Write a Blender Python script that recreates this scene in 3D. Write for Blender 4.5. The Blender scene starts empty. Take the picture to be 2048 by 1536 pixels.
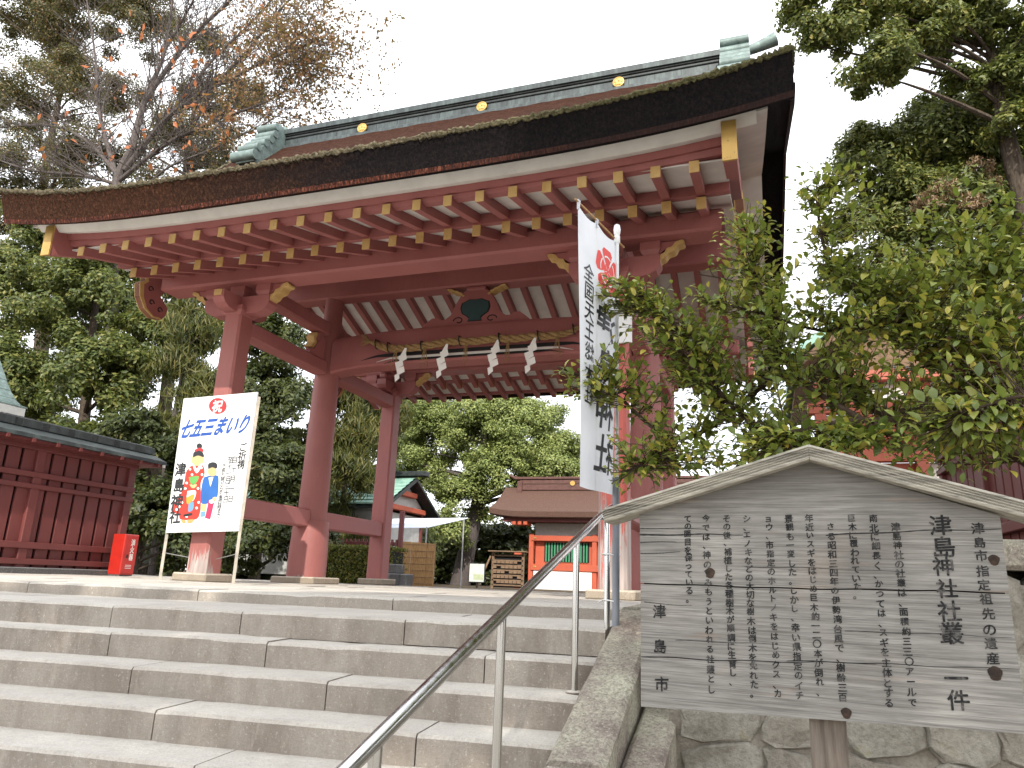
import bpy, math, random
import numpy as np
from mathutils import Vector, Matrix
rnd = random.Random(7)
rng = np.random.default_rng(11)
scene = bpy.context.scene
COL = scene.collection
R = math.radians

# ------------------------------------------------------------------ camera
cam_d = bpy.data.cameras.new('camera')
cam = bpy.data.objects.new('camera', cam_d)
COL.objects.link(cam)
scene.camera = cam
cam_d.sensor_fit = 'HORIZONTAL'
cam_d.sensor_width = 36.0
cam_d.lens = 36.0 * 1473.9 / 2048.0
cam_d.clip_start = 0.05
cam_d.clip_end = 2000.0
yaw, pitch, roll = 0.33338, 0.26163, 0.03832
fwd = Vector((-math.sin(yaw) * math.cos(pitch), math.cos(yaw) * math.cos(pitch), math.sin(pitch)))
rt = Vector((math.cos(yaw), math.sin(yaw), 0.0))
upv = rt.cross(fwd)
rt2 = rt * math.cos(roll) + upv * math.sin(roll)
up2 = -rt * math.sin(roll) + upv * math.cos(roll)
cam.matrix_world = Matrix(((rt2.x, up2.x, -fwd.x, 7.3683), (rt2.y, up2.y, -fwd.y, -8.5861),
                           (rt2.z, up2.z, -fwd.z, 0.1553), (0, 0, 0, 1)))
CAM = np.array([7.3683, -8.5861, 0.1553])

# ------------------------------------------------------------------ sky and sun
SUN_EL, SUN_AZ = R(36), R(15)           # azimuth measured to the right of the gate's front
sun_dir = Vector((math.sin(SUN_AZ) * math.cos(SUN_EL), -math.cos(SUN_AZ) * math.cos(SUN_EL), math.sin(SUN_EL)))
world = bpy.data.worlds.new('World')
scene.world = world
world.use_nodes = True
wn = world.node_tree.nodes
wl = world.node_tree.links
wn.clear()
w_out = wn.new('ShaderNodeOutputWorld')
w_bg = wn.new('ShaderNodeBackground')
w_sky = wn.new('ShaderNodeTexSky')
w_sky.sky_type = 'NISHITA'
w_sky.sun_disc = False
w_sky.sun_elevation = SUN_EL
w_sky.sun_rotation = math.atan2(sun_dir.x, sun_dir.y)
w_sky.air_density = 1.0
w_sky.dust_density = 2.0
w_sky.ozone_density = 1.0
w_tc = wn.new('ShaderNodeTexCoord')
w_no = wn.new('ShaderNodeTexNoise')
w_no.inputs['Scale'].default_value = 2.2
w_no.inputs['Detail'].default_value = 6.0
w_no.inputs['Roughness'].default_value = 0.55
w_rp = wn.new('ShaderNodeMapRange')
w_rp.inputs['From Min'].default_value = 0.30
w_rp.inputs['From Max'].default_value = 0.62
w_rp.inputs['To Min'].default_value = 0.62
w_rp.inputs['To Max'].default_value = 1.0
w_mx = wn.new('ShaderNodeMix')
w_mx.data_type = 'RGBA'
w_mx.inputs['B'].default_value = (8.6, 8.75, 9.0, 1)       # bright thin cloud
wl.new(w_tc.outputs['Generated'], w_no.inputs['Vector'])
wl.new(w_no.outputs['Fac'], w_rp.inputs['Value'])
wl.new(w_rp.outputs['Result'], w_mx.inputs['Factor'])
wl.new(w_sky.outputs['Color'], w_mx.inputs['A'])
wl.new(w_mx.outputs['Result'], w_bg.inputs['Color'])
wl.new(w_bg.outputs['Background'], w_out.inputs['Surface'])
w_bg.inputs['Strength'].default_value = 0.13

sun_d = bpy.data.lights.new('sun', 'SUN')
sun_d.energy = 2.4
sun_d.angle = R(0.6)
sun_d.color = (1.0, 0.94, 0.84)
sun = bpy.data.objects.new('sun', sun_d)
COL.objects.link(sun)
sun.rotation_euler = (-sun_dir).to_track_quat('-Z', 'Y').to_euler()
sun.location = (10, -20, 20)

scene.view_settings.view_transform = 'Standard'
scene.view_settings.look = 'None'
scene.view_settings.gamma = 1.0
scene.view_settings.use_curve_mapping = False
scene.view_settings.exposure = 1.12
scene.render.engine = 'CYCLES'
scene.cycles.max_bounces = 6
scene.cycles.transparent_max_bounces = 6
scene.cycles.use_denoising = True

# ------------------------------------------------------------------ helpers
def tag(o, label=None, cat=None, group=None, kind=None):
    if label: o['label'] = label
    if cat: o['category'] = cat
    if group: o['group'] = group
    if kind: o['kind'] = kind
    return o

def empty(name, loc=(0, 0, 0), rz=0.0, parent=None):
    o = bpy.data.objects.new(name, None)
    o.empty_display_size = 0.2
    COL.objects.link(o)
    o.location = loc
    o.rotation_euler = (0, 0, rz)
    if parent: o.parent = parent
    return o

class B:
    """collects geometry for one mesh object"""
    def __init__(s):
        s.v = []; s.f = []; s.m = []; s.mi = 0
    def add(s, vs, fs):
        k = len(s.v)
        s.v += [tuple(v) for v in vs]
        s.f += [tuple(i + k for i in f) for f in fs]
        s.m += [s.mi] * len(fs)
        return s
    def box(s, c, d, bev=0.0, mat=None, jit=0.0):
        hx, hy, hz = d[0] / 2, d[1] / 2, d[2] / 2
        b = min(bev, hx * .9, hy * .9, hz * .9)
        vs, fs = [], []
        if b <= 0:
            for z in (-hz, hz):
                for x, y in ((-hx, -hy), (hx, -hy), (hx, hy), (-hx, hy)):
                    vs.append((x, y, z))
            fs = [(3, 2, 1, 0), (4, 5, 6, 7), (0, 1, 5, 4), (1, 2, 6, 5), (2, 3, 7, 6), (3, 0, 4, 7)]
        else:
            idx = {}
            for sx in (-1, 1):
                for sy in (-1, 1):
                    for sz in (-1, 1):
                        j = [rnd.uniform(-jit, jit) for _ in range(3)] if jit else (0, 0, 0)
                        for ax in range(3):
                            p = [sx * (hx - b), sy * (hy - b), sz * (hz - b)]
                            p[ax] = (sx * hx, sy * hy, sz * hz)[ax]
                            idx[(sx, sy, sz, ax)] = len(vs)
                            vs.append((p[0] + j[0], p[1] + j[1], p[2] + j[2]))
            def g(a, q): return idx[(a[0], a[1], a[2], q)]
            for ax in range(3):
                o1, o2 = [q for q in range(3) if q != ax]
                for sg in (-1, 1):
                    cyc = [(-1, -1), (1, -1), (1, 1), (-1, 1)]
                    f = []
                    for p, q in cyc:
                        a = [0, 0, 0]; a[ax] = sg; a[o1] = p; a[o2] = q
                        f.append(g(a, ax))
                    flip = (sg == -1) ^ (ax == 1)
                    fs.append(tuple(reversed(f)) if flip else tuple(f))
            for ax in range(3):          # edges parallel to ax
                o1, o2 = [q for q in range(3) if q != ax]
                for p in (-1, 1):
                    for q in (-1, 1):
                        a = [0, 0, 0]; a[o1] = p; a[o2] = q
                        a[ax] = -1; A1, A2 = g(a, o1), g(a, o2)
                        a[ax] = 1; B1, B2 = g(a, o1), g(a, o2)
                        f = (A1, B1, B2, A2)
                        fs.append(f if (p * q > 0) ^ (ax == 1) else tuple(reversed(f)))
            for sx in (-1, 1):
                for sy in (-1, 1):
                    for sz in (-1, 1):
                        a = (sx, sy, sz)
                        f = (g(a, 0), g(a, 1), g(a, 2))
                        fs.append(f if sx * sy * sz > 0 else tuple(reversed(f)))
        if mat is not None:
            vs = [tuple(mat @ Vector(v)) for v in vs]
        vs = [(v[0] + c[0], v[1] + c[1], v[2] + c[2]) for v in vs]
        return s.add(vs, fs)
    def tube(s, path, rad, n=8, cap=True, twist=0.0):
        P = [Vector(p) for p in path]
        if not isinstance(rad, (list, tuple)): rad = [rad] * len(P)
        vs, fs = [], []
        ref = None
        for i, p in enumerate(P):
            t = (P[min(i + 1, len(P) - 1)] - P[max(i - 1, 0)]).normalized()
            if ref is None:
                ref = Vector((0, 0, 1)) if abs(t.z) < .9 else Vector((1, 0, 0))
            a = (ref - t * ref.dot(t)).normalized()
            ref = a
            b = t.cross(a)
            for k in range(n):
                q = 2 * math.pi * k / n + twist * i
                vs.append(p + (a * math.cos(q) + b * math.sin(q)) * rad[i])
        for i in range(len(P) - 1):
            for k in range(n):
                fs.append((i * n + k, i * n + (k + 1) % n, (i + 1) * n + (k + 1) % n, (i + 1) * n + k))
        if cap:
            fs.append(tuple(reversed(range(n))))
            fs.append(tuple((len(P) - 1) * n + k for k in range(n)))
        return s.add(vs, fs)
    def prism(s, poly, fn, d0, d1):
        """poly: list of 2d points; fn(a,b,d) -> 3d; extruded from d0 to d1"""
        n = len(poly)
        vs = [fn(a, b, d0) for a, b in poly] + [fn(a, b, d1) for a, b in poly]
        fs = [tuple(reversed(range(n))), tuple(range(n, 2 * n))]
        fs += [(i, (i + 1) % n, (i + 1) % n + n, i + n) for i in range(n)]
        return s.add(vs, fs)
    def loft(s, rings, closed=True, caps=True):
        n = len(rings[0])
        vs = [p for r in rings for p in r]
        fs = []
        for i in range(len(rings) - 1):
            for k in range(n if closed else n - 1):
                fs.append((i * n + k, (i + 1) * n + k, (i + 1) * n + (k + 1) % n, i * n + (k + 1) % n))
        if caps and closed:
            fs.append(tuple(range(n)))
            fs.append(tuple(reversed(range((len(rings) - 1) * n, len(rings) * n))))
        return s.add(vs, fs)
    def lathe(s, prof, c, n=20):
        vs, fs = [], []
        for r, z in prof:
            for k in range(n):
                q = 2 * math.pi * k / n
                vs.append((c[0] + r * math.cos(q), c[1] + r * math.sin(q), c[2] + z))
        for i in range(len(prof) - 1):
            for k in range(n):
                fs.append((i * n + k, i * n + (k + 1) % n, (i + 1) * n + (k + 1) % n, (i + 1) * n + k))
        fs.append(tuple(reversed(range(n))))
        fs.append(tuple((len(prof) - 1) * n + k for k in range(n)))
        return s.add(vs, fs)
    def mesh(s, name, mats):
        me = bpy.data.meshes.new(name)
        me.from_pydata([tuple(v) for v in s.v], [], s.f)
        for m in (mats if isinstance(mats, (list, tuple)) else [mats]): me.materials.append(m)
        if any(s.m): me.polygons.foreach_set('material_index', s.m)
        me.update()
        return me
    def build(s, name, mats, parent=None, smooth=False, fix=True):
        me = s.mesh(name, mats)
        if fix: fix_normals(me)
        if smooth: shade(me)
        return link(name, me, parent)

import bmesh
def fix_normals(me):
    bm = bmesh.new(); bm.from_mesh(me)
    bmesh.ops.recalc_face_normals(bm, faces=bm.faces)
    bm.to_mesh(me); bm.free()

def shade(me, ang=0.7):
    me.polygons.foreach_set('use_smooth', [True] * len(me.polygons))
    try: me.set_sharp_from_angle(angle=ang)
    except Exception: pass

def link(name, me, parent=None):
    o = bpy.data.objects.new(name, me)
    COL.objects.link(o)
    if parent: o.parent = parent
    return o

def bez(p0, p1, p2, n=8):
    p0, p1, p2 = Vector(p0), Vector(p1), Vector(p2)
    return [p0 * (1 - t) ** 2 + p1 * 2 * t * (1 - t) + p2 * t * t for t in [i / n for i in range(n + 1)]]

def spline(pts, n=6):
    P = [Vector(p) for p in pts]
    out = []
    for i in range(len(P) - 1):
        a, b, c, d = P[max(i - 1, 0)], P[i], P[i + 1], P[min(i + 2, len(P) - 1)]
        for k in range(n):
            t = k / n
            out.append(.5 * ((2 * b) + (c - a) * t + (2 * a - 5 * b + 4 * c - d) * t * t + (3 * b - a - 3 * c + d) * t ** 3))
    out.append(P[-1])
    return out

# ------------------------------------------------------------------ materials
MATS = {}
class NT:
    def __init__(s, name):
        s.m = bpy.data.materials.new(name); s.m.use_nodes = True
        s.t = s.m.node_tree; s.n = s.t.nodes; s.l = s.t.links
        s.bsdf = s.n['Principled BSDF']
        MATS[name] = s.m
        s._tc = None
    def tc(s, out='Object'):
        if s._tc is None: s._tc = s.n.new('ShaderNodeTexCoord')
        return s._tc.outputs[out]
    def mapping(s, scale=(1, 1, 1), src=None, rot=(0, 0, 0)):
        mp = s.n.new('ShaderNodeMapping')
        mp.inputs['Scale'].default_value = scale
        mp.inputs['Rotation'].default_value = rot
        s.l.new(src or s.tc(), mp.inputs['Vector'])
        return mp.outputs['Vector']
    def noise(s, scale, detail=5, rough=.55, vec=None, dist=0.0):
        x = s.n.new('ShaderNodeTexNoise')
        x.inputs['Scale'].default_value = scale
        x.inputs['Detail'].default_value = detail
        x.inputs['Roughness'].default_value = rough
        x.inputs['Distortion'].default_value = dist
        s.l.new(vec or s.tc(), x.inputs['Vector'])
        return x.outputs['Fac']
    def ramp(s, fac, stops, interp='LINEAR'):
        x = s.n.new('ShaderNodeValToRGB')
        cr = x.color_ramp; cr.interpolation = interp
        while len(cr.elements) > 1: cr.elements.remove(cr.elements[-1])
        for i, (p, c) in enumerate(stops):
            e = cr.elements[0] if i == 0 else cr.elements.new(p)
            e.position = p
            e.color = (*c, 1) if len(c) == 3 else c
        s.l.new(fac, x.inputs['Fac'])
        return x.outputs['Color']
    def mix(s, fac, a, b, mode='MIX'):
        x = s.n.new('ShaderNodeMix'); x.data_type = 'RGBA'; x.blend_type = mode
        for nm, v in (('Factor', fac), ('A', a), ('B', b)):
            if hasattr(v, 'links') or hasattr(v, 'is_linked'): s.l.new(v, x.inputs[nm])
            elif nm == 'Factor': x.inputs[nm].default_value = v
            else: x.inputs[nm].default_value = (*v, 1)
        return x.outputs['Result']
    def math(s, op, a, b=None, clamp=False):
        x = s.n.new('ShaderNodeMath'); x.operation = op; x.use_clamp = clamp
        for i, v in enumerate((a, b)):
            if v is None: continue
            if hasattr(v, 'is_linked'): s.l.new(v, x.inputs[i])
            else: x.inputs[i].default_value = v
        return x.outputs[0]
    def rng(s, v, a, b, c=0.0, d=1.0):
        x = s.n.new('ShaderNodeMapRange')
        for i, k in ((1, a), (2, b), (3, c), (4, d)): x.inputs[i].default_value = k
        s.l.new(v, x.inputs[0])
        return x.outputs[0]
    def sep(s, vec=None):
        x = s.n.new('ShaderNodeSeparateXYZ'); s.l.new(vec or s.tc(), x.inputs[0]); return x.outputs
    def geo(s, out):
        x = s.n.new('ShaderNodeNewGeometry'); return x.outputs[out]
    def rand(s):
        x = s.n.new('ShaderNodeObjectInfo'); return x.outputs['Random']
    def bump(s, h, strength=.3, dist=.02):
        x = s.n.new('ShaderNodeBump')
        x.inputs['Strength'].default_value = strength
        x.inputs['Distance'].default_value = dist
        s.l.new(h, x.inputs['Height'])
        s.l.new(x.outputs['Normal'], s.bsdf.inputs['Normal'])
    def set(s, col=None, rough=.6, metal=0.0, spec=None):
        if col is not None:
            if hasattr(col, 'is_linked'): s.l.new(col, s.bsdf.inputs['Base Color'])
            else: s.bsdf.inputs['Base Color'].default_value = (*col, 1)
        if hasattr(rough, 'is_linked'): s.l.new(rough, s.bsdf.inputs['Roughness'])
        else: s.bsdf.inputs['Roughness'].default_value = rough
        s.bsdf.inputs['Metallic'].default_value = metal
        if spec is not None: s.bsdf.inputs['Specular IOR Level'].default_value = spec
        return s.m

def world_pos(n):
    return n.geo('Position')

def red_paint(name, a, b, peel=0.0):
    n = NT(name)
    pos = world_pos(n)
    n1 = n.noise(1.6, 6, .6, pos)
    n2 = n.noise(34, 4, .6, n.mapping((1, 1, .12), pos))
    c = n.ramp(n1, [(.3, a), (.7, b)])
    c = n.mix(n.rng(n2, .45, .75, 0, .30), c, (b[0] * .62, b[1] * .62, b[2] * .66))
    r = n.noise(60, 3, .6, n.mapping((1, 1, .25), pos))
    sp = n.rng(r, .72, .78, 0, .5)
    c = n.mix(sp, c, (.55, .36, .33))
    if peel:
        z = n.sep(pos)[2]
        s1 = n.noise(26, 7, .75, n.mapping((1, 1, .07), pos))
        s2 = n.noise(2.2, 3, .5, n.mapping((1, 1, .3), pos))
        k = n.math('ADD', n.math('MULTIPLY', s1, .6), n.math('MULTIPLY', s2, .55))
        lim = n.rng(z, 0.0, peel, .50, .86)
        mk = n.rng(n.math('SUBTRACT', k, lim), 0, .025, 0, 1)
        wood = n.ramp(n.noise(20, 5, .6, n.mapping((1, 1, .06), pos)), [(.3, (.22, .175, .16)), (.7, (.42, .35, .32))])
        c = n.mix(mk, c, wood)
    n.bump(n2, .25, .006)
    return n.set(c, n.rng(n1, .3, .7, .5, .68))

red_paint('red_paint', (.280, .088, .082), (.340, .118, .110))
red_paint('red_paint_worn', (.265, .082, .070), (.33, .112, .096), 1.1)
red_paint('red_paint_column', (.255, .082, .073), (.315, .110, .098), .30)
red_paint('fence_red', (.115, .026, .024), (.160, .038, .034))
red_paint('vermilion', (.42, .080, .038), (.50, .108, .050))
red_paint('faded_vermilion', (.36, .085, .050), (.46, .115, .065))
red_paint('vermilion_worn', (.40, .078, .058), (.48, .10, .075), 3.2)

def mk(name, stops, scale=6, detail=6, rough=.7, metal=0.0, bump=.25, bdist=.01, stretch=(1, 1, 1), spec=None, pos=True):
    n = NT(name)
    v = n.mapping(stretch, world_pos(n) if pos else n.tc())
    f = n.noise(scale, detail, .62, v)
    n.bump(n.noise(scale * 6, 4, .6, v), bump, bdist)
    return n.set(n.ramp(f, stops), rough, metal, spec)

n = NT('gold_leaf')
pos = world_pos(n)
f = n.noise(22, 6, .7, pos)
c = n.ramp(n.noise(3, 3, .5, pos), [(.3, (.44, .27, .075)), (.7, (.60, .39, .12))])
c = n.mix(n.rng(f, .60, .68, 0, .8), c, (.06, .035, .02))
n.set(c, .48, .35)
n = NT('ochre_paint')
pos = world_pos(n)
c = n.ramp(n.noise(5, 5, .6, pos), [(.3, (.43, .26, .085)), (.7, (.57, .38, .15))])
c = n.mix(n.rng(n.noise(26, 5, .7, pos), .62, .70, 0, .75), c, (.10, .055, .03))
n.set(c, .6)
n = NT('white_plaster_board')
pos = world_pos(n)
c = n.ramp(n.noise(3, 6, .6, pos), [(.3, (.56, .54, .51)), (.7, (.70, .68, .645))])
c = n.mix(n.rng(n.noise(9, 6, .7, n.mapping((.3, 1, 1), pos)), .66, .78, 0, .5), c, (.16, .15, .14))
n.set(c, .8)
# cypress-bark thatch: cut eave face
n = NT('thatch_cut')
pos = world_pos(n)
g1 = n.noise(38, 5, .75, n.mapping((1, 1, .6), pos))
g2 = n.noise(5, 5, .6, n.mapping((.5, 1, 1), pos))
c = n.ramp(g1, [(.34, (.010, .006, .004)), (.52, (.042, .018, .010)), (.74, (.15, .072, .038))])
c = n.mix(n.rng(g2, .35, .7, 0, .5), c, (.045, .018, .010), 'MIX')
x = n.sep(pos)[0]
k = n.math('ADD', x, n.math('MULTIPLY', g2, 3.4))
algae = n.rng(k, 2.2, 5.2, 0, .96)
c = n.mix(algae, c, n.ramp(g1, [(.4, (.004, .004, .005)), (.75, (.019, .015, .015))]))
n.bump(g1, .9, .03)
n.set(c, .95, 0, .1)
n = NT('thatch_edge')
pos = world_pos(n)
g1 = n.noise(30, 4, .8, n.mapping((1.6, 1.0, .35), pos, (0, R(28), 0)))
c = n.ramp(g1, [(.42, (.016, .006, .005)), (.56, (.085, .026, .016)), (.76, (.33, .13, .08))])
x = n.sep(pos)[0]
k = n.math('ADD', x, n.math('MULTIPLY', n.noise(1.1, 4, .6, pos), 3.0))
c = n.mix(n.rng(k, 5.6, 7.6, 0, .85), c, (.02, .012, .011))
n.bump(g1, .8, .02)
n.set(c, .9, 0, .15)
n = NT('thatch_top')
pos = world_pos(n)
g1 = n.noise(26, 5, .7, n.mapping((.35, 1, 1), pos))
c = n.ramp(g1, [(.3, (.016, .007, .005)), (.55, (.045, .018, .011)), (.8, (.10, .045, .028))])
n.bump(g1, .8, .04)
n.set(c, .95, 0, .1)
n = NT('moss_lip')
pos = world_pos(n)
g1 = n.noise(24, 5, .75, pos)
x = n.sep(pos)[0]
base = n.ramp(g1, [(.3, (.022, .019, .013)), (.55, (.13, .11, .07)), (.78, (.34, .30, .22))])
grn = n.ramp(g1, [(.3, (.018, .018, .008)), (.7, (.17, .165, .065))])
c = n.mix(n.rng(x, 4.0, 6.5, 0, .7), base, grn)
n.bump(g1, 1.0, .03)
n.set(c, .95, 0, .1)
n = NT('copper_patina')
pos = world_pos(n)
g1 = n.noise(3.5, 7, .7, n.mapping((2.5, 1, .5), pos))
g2 = n.noise(14, 5, .7, pos)
c = n.ramp(g1, [(.28, (.022, .027, .029)), (.5, (.048, .060, .062)), (.76, (.105, .138, .132))])
c = n.mix(n.rng(g2, .58, .75, 0, .5), c, (.02, .026, .028))
n.bump(g2, .3, .006)
n.set(c, .5, .25)
mk('copper_dark', [(.3, (.012, .015, .016)), (.7, (.045, .055, .055))], 8, rough=.55, metal=.2)
n = NT('copper_pale')
pos = world_pos(n)
c = n.ramp(n.noise(7, 6, .7, pos), [(.3, (.085, .115, .112)), (.55, (.155, .21, .198)), (.75, (.27, .35, .33))])
n.set(c, .55, .15)
n = NT('copper_green')
pos = world_pos(n)
g1 = n.noise(5, 6, .65, n.mapping((1, 1, .4), pos))
n.set(n.ramp(g1, [(.3, (.16, .32, .26)), (.7, (.33, .52, .43))]), .6, .1)

def stone(name, a, b, stain, stain_amt=.6, scale=85):
    n = NT(name)
    pos = world_pos(n)
    gr = n.noise(scale, 3, .85, pos)
    mid = n.noise(22, 5, .75, pos)
    big = n.noise(2.4, 6, .65, pos)
    st = n.noise(3.6, 7, .72, n.mapping((1, 1, .38), pos))
    st2 = n.noise(8.0, 7, .78, n.mapping((1, 1, .20), pos))
    c = n.ramp(big, [(.3, a), (.7, b)])
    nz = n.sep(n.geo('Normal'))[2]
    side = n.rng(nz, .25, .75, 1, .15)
    c = n.mix(n.rng(nz, .25, .75, .85, 0), c, (a[0] * .60, a[1] * .555, a[2] * .52))  # side faces painted darker: riser dirt plus the skylight they miss
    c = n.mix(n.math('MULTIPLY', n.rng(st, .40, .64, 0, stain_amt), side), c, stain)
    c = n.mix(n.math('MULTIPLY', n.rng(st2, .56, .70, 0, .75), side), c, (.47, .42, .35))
    c = n.mix(n.rng(mid, .48, .70, 0, .22), c, (a[0] * .52, a[1] * .48, a[2] * .45))
    c = n.mix(n.rng(gr, .44, .72, 0, .46), c, (a[0] * .36, a[1] * .34, a[2] * .33))
    c = n.mix(n.rng(n.noise(scale * .8, 2, .8, pos), .60, .72, 0, .45), c, (.66, .63, .58))
    c = n.mix(n.rng(n.noise(1.3, 5, .7, pos), .56, .70, 0, .35), c, (.16, .15, .13))
    c = n.mix(n.rng(n.rand(), 0, 1, 0, .25), c, (a[0] * .62, a[1] * .57, a[2] * .54))
    n.bump(n.math('ADD', gr, n.math('MULTIPLY', mid, 1.5)), .7, .008)
    return n.set(c, .88, 0, .25)
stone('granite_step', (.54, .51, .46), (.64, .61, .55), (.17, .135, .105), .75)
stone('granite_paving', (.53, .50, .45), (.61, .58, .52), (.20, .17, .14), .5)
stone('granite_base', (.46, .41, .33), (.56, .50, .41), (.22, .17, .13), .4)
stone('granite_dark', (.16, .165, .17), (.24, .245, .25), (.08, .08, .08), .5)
n = NT('lichen_stone')
pos = world_pos(n)
gr = n.noise(60, 3, .8, pos)
big = n.noise(3.2, 6, .7, pos)
c = n.ramp(big, [(.30, (.15, .115, .10)), (.45, (.29, .25, .21)), (.6, (.42, .40, .31)), (.75, (.50, .48, .38))])
c = n.mix(n.rng(gr, .4, .68, 0, .75), c, (.09, .078, .068))
c = n.mix(n.rng(n.noise(70, 2, .8, pos), .58, .70, 0, .5), c, (.58, .55, .46))
c = n.mix(n.rng(n.noise(14, 5, .7, pos), .62, .72, 0, .6), c, (.50, .48, .36))
n.bump(gr, .7, .01)
n.set(c, .9, 0, .2)
n = NT('wall_stone')
pos = world_pos(n)
gr = n.noise(45, 4, .8, pos)
big = n.noise(4.5, 6, .7, pos)
c = n.ramp(big, [(.3, (.17, .155, .125)), (.5, (.30, .285, .24)), (.72, (.42, .40, .345))])
c = n.mix(n.rng(gr, .45, .75, 0, .55), c, (.06, .052, .042))
c = n.mix(n.rng(n.noise(9, 4, .6, pos), .64, .72, 0, .5), c, (.20, .19, .08))
c = n.mix(n.rng(n.rand(), 0, 1, 0, .35), c, (.20, .15, .12))
n.bump(n.noise(16, 6, .7, pos), .8, .03)
n.set(c, .92, 0, .2)
mk('earth', [(.3, (.055, .042, .030)), (.7, (.12, .095, .065))], 9, rough=.95, bump=.6, bdist=.03, spec=.1)
mk('gravel_ground', [(.3, (.22, .20, .17)), (.7, (.36, .33, .29))], 30, rough=.95, bump=.5, bdist=.02, spec=.1)
n = NT('stainless')
n.set((.60, .60, .59), n.rng(n.noise(40, 3, .5, n.mapping((1, 1, .05))), .3, .7, .14, .26), 1.0)
mk('pvc_grey', [(.3, (.13, .145, .17)), (.7, (.20, .215, .245))], 5, rough=.35, bump=.05)
mk('white_pole', [(.3, (.66, .67, .68)), (.7, (.78, .79, .80))], 8, rough=.35, bump=.03)
mk('cord_white', [(.3, (.7, .7, .7)), (.7, (.85, .85, .85))], 40, rough=.8)
n = NT('weathered_wood')
v = n.tc()
gr = n.noise(9, 7, .7, n.mapping((.35, 6, 7.0), v), .35)
gr2 = n.noise(90, 4, .7, n.mapping((.045, 1, 2.2), v), .25)
c = n.ramp(gr, [(.25, (.145, .137, .126)), (.5, (.255, .246, .228)), (.75, (.37, .358, .334))])
c = n.mix(n.rng(gr2, .46, .64, 0, .62), c, (.095, .088, .080))
wn2 = n.noise(3.2, 4, .6, n.mapping((1, 1, 1.3), v))
c = n.mix(n.rng(wn2, .56, .74, 0, .30), c, (.36, .28, .21))
c = n.mix(n.rng(n.noise(2.2, 3, .5, n.mapping((1.2, 1, 1.5), v)), .55, .75, 0, .5), c, (.10, .095, .088))
zz = n.sep(v)[2]
top = n.math('ADD', zz, n.math('MULTIPLY', n.noise(3.5, 4, .6, n.mapping((.8, 1, 2), v)), .35))
c = n.mix(n.rng(top, .34, .50, 0, .55), c, (.085, .078, .07))
c = n.mix(n.rng(n.noise(7, 5, .6, n.mapping((.5, 1, 5), v)), .60, .72, 0, .35), c, (.26, .17, .11))
n.bump(n.math('ADD', n.math('MULTIPLY', gr, .6), gr2), .55, .004)
n.set(c, .88, 0, .2)
n = NT('weathered_roof_wood')
v = n.tc()
gr = n.noise(50, 5, .7, n.mapping((.06, 1.5, 1.5), v))
c = n.ramp(gr, [(.28, (.11, .10, .085)), (.5, (.36, .34, .29)), (.75, (.56, .53, .45))])
n.bump(gr, .6, .004)
n.set(c, .9, 0, .2)
mk('knot_wood', [(.35, (.008, .005, .004)), (.7, (.06, .035, .022))], 30, rough=.9, pos=False)
mk('post_wood', [(.3, (.065, .052, .042)), (.5, (.145, .118, .096)), (.75, (.25, .215, .18))], 9, stretch=(5, 5, .35), rough=.9)
n = NT('ink')
f = n.noise(55, 5, .7)
n.set(n.ramp(f, [(.50, (.016, .016, .017)), (.64, (.10, .095, .09)), (.74, (.24, .23, .21))]), .85, 0, .2)
n = NT('ink_faint')
f = n.noise(38, 5, .75)
n.set(n.ramp(f, [(.46, (.018, .018, .019)), (.62, (.09, .086, .082)), (.74, (.22, .21, .195))]), .85, 0, .2)
def plain(name, c, rough=.6, metal=0.0, amt=.12):
    n = NT(name)
    f = n.noise(7, 5, .6, world_pos(n))
    n.set(n.ramp(f, [(.3, tuple(x * (1 - amt) for x in c)), (.7, tuple(min(1, x * (1 + amt)) for x in c))]), rough, metal)
    return n.m
plain('panel_white', (.72, .72, .72), .5, 0, .03)
plain('faded_print', (.42, .47, .30), .6)
plain('pale_sheet', (.55, .60, .55), .6)
plain('print_blue', (.006, .060, .30), .5)
plain('print_suit_blue', (.014, .10, .34), .5)
plain('print_red', (.40, .018, .020), .5)
plain('print_kimono', (.46, .028, .014), .5)
plain('crest_red', (.66, .045, .035), .6)
plain('print_black', (.012, .012, .014), .5)
plain('print_skin', (.50, .37, .17), .5)
plain('print_green', (.10, .32, .07), .5)
plain('print_gold', (.50, .27, .03), .5)
plain('print_pink', (.40, .02, .07), .5)
plain('print_orange', (.55, .27, .09), .5)
plain('print_pale_blue', (.12, .26, .42), .5)
plain('old_batten', (.40, .36, .30), .8, 0, .25)
plain('galvanised_wire', (.35, .35, .35), .5, .6)
plain('iron_hook', (.02, .018, .017), .6, .3)
plain('fire_box_red', (.44, .022, .014), .35)
plain('paper_white', (.80, .79, .76), .75, 0, .05)
plain('dark_void', (.010, .010, .011), .9)
plain('teal_panel', (.022, .055, .058), .7)
plain('curtain_white', (.80, .80, .78), .8, 0, .04)
plain('lattice_green', (.05, .27, .13), .6)
plain('tarp_white', (.72, .78, .88), .5, 0, .05)
plain('plaster_grey', (.42, .42, .40), .85)
mk('reed_screen', [(.3, (.26, .135, .05)), (.6, (.47, .28, .12)), (.8, (.56, .36, .18))], 12, stretch=(6, 6, .6), rough=.85)
mk('bare_wood', [(.3, (.12, .075, .045)), (.7, (.26, .17, .105))], 10, stretch=(.5, 1, 4), rough=.85)
mk('bark_shingle_roof', [(.3, (0.056, 0.026, 0.019)), (.55, (0.102, 0.053, 0.037)), (.8, (0.152, 0.089, 0.068))], 24, stretch=(1, .6, 2.5), rough=.9, bump=.6, bdist=.02)
mk('ridge_brown', [(.3, (0.066, 0.025, 0.020)), (.7, (0.132, 0.056, 0.044))], 8, rough=.6)
n = NT('straw_rope')
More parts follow.
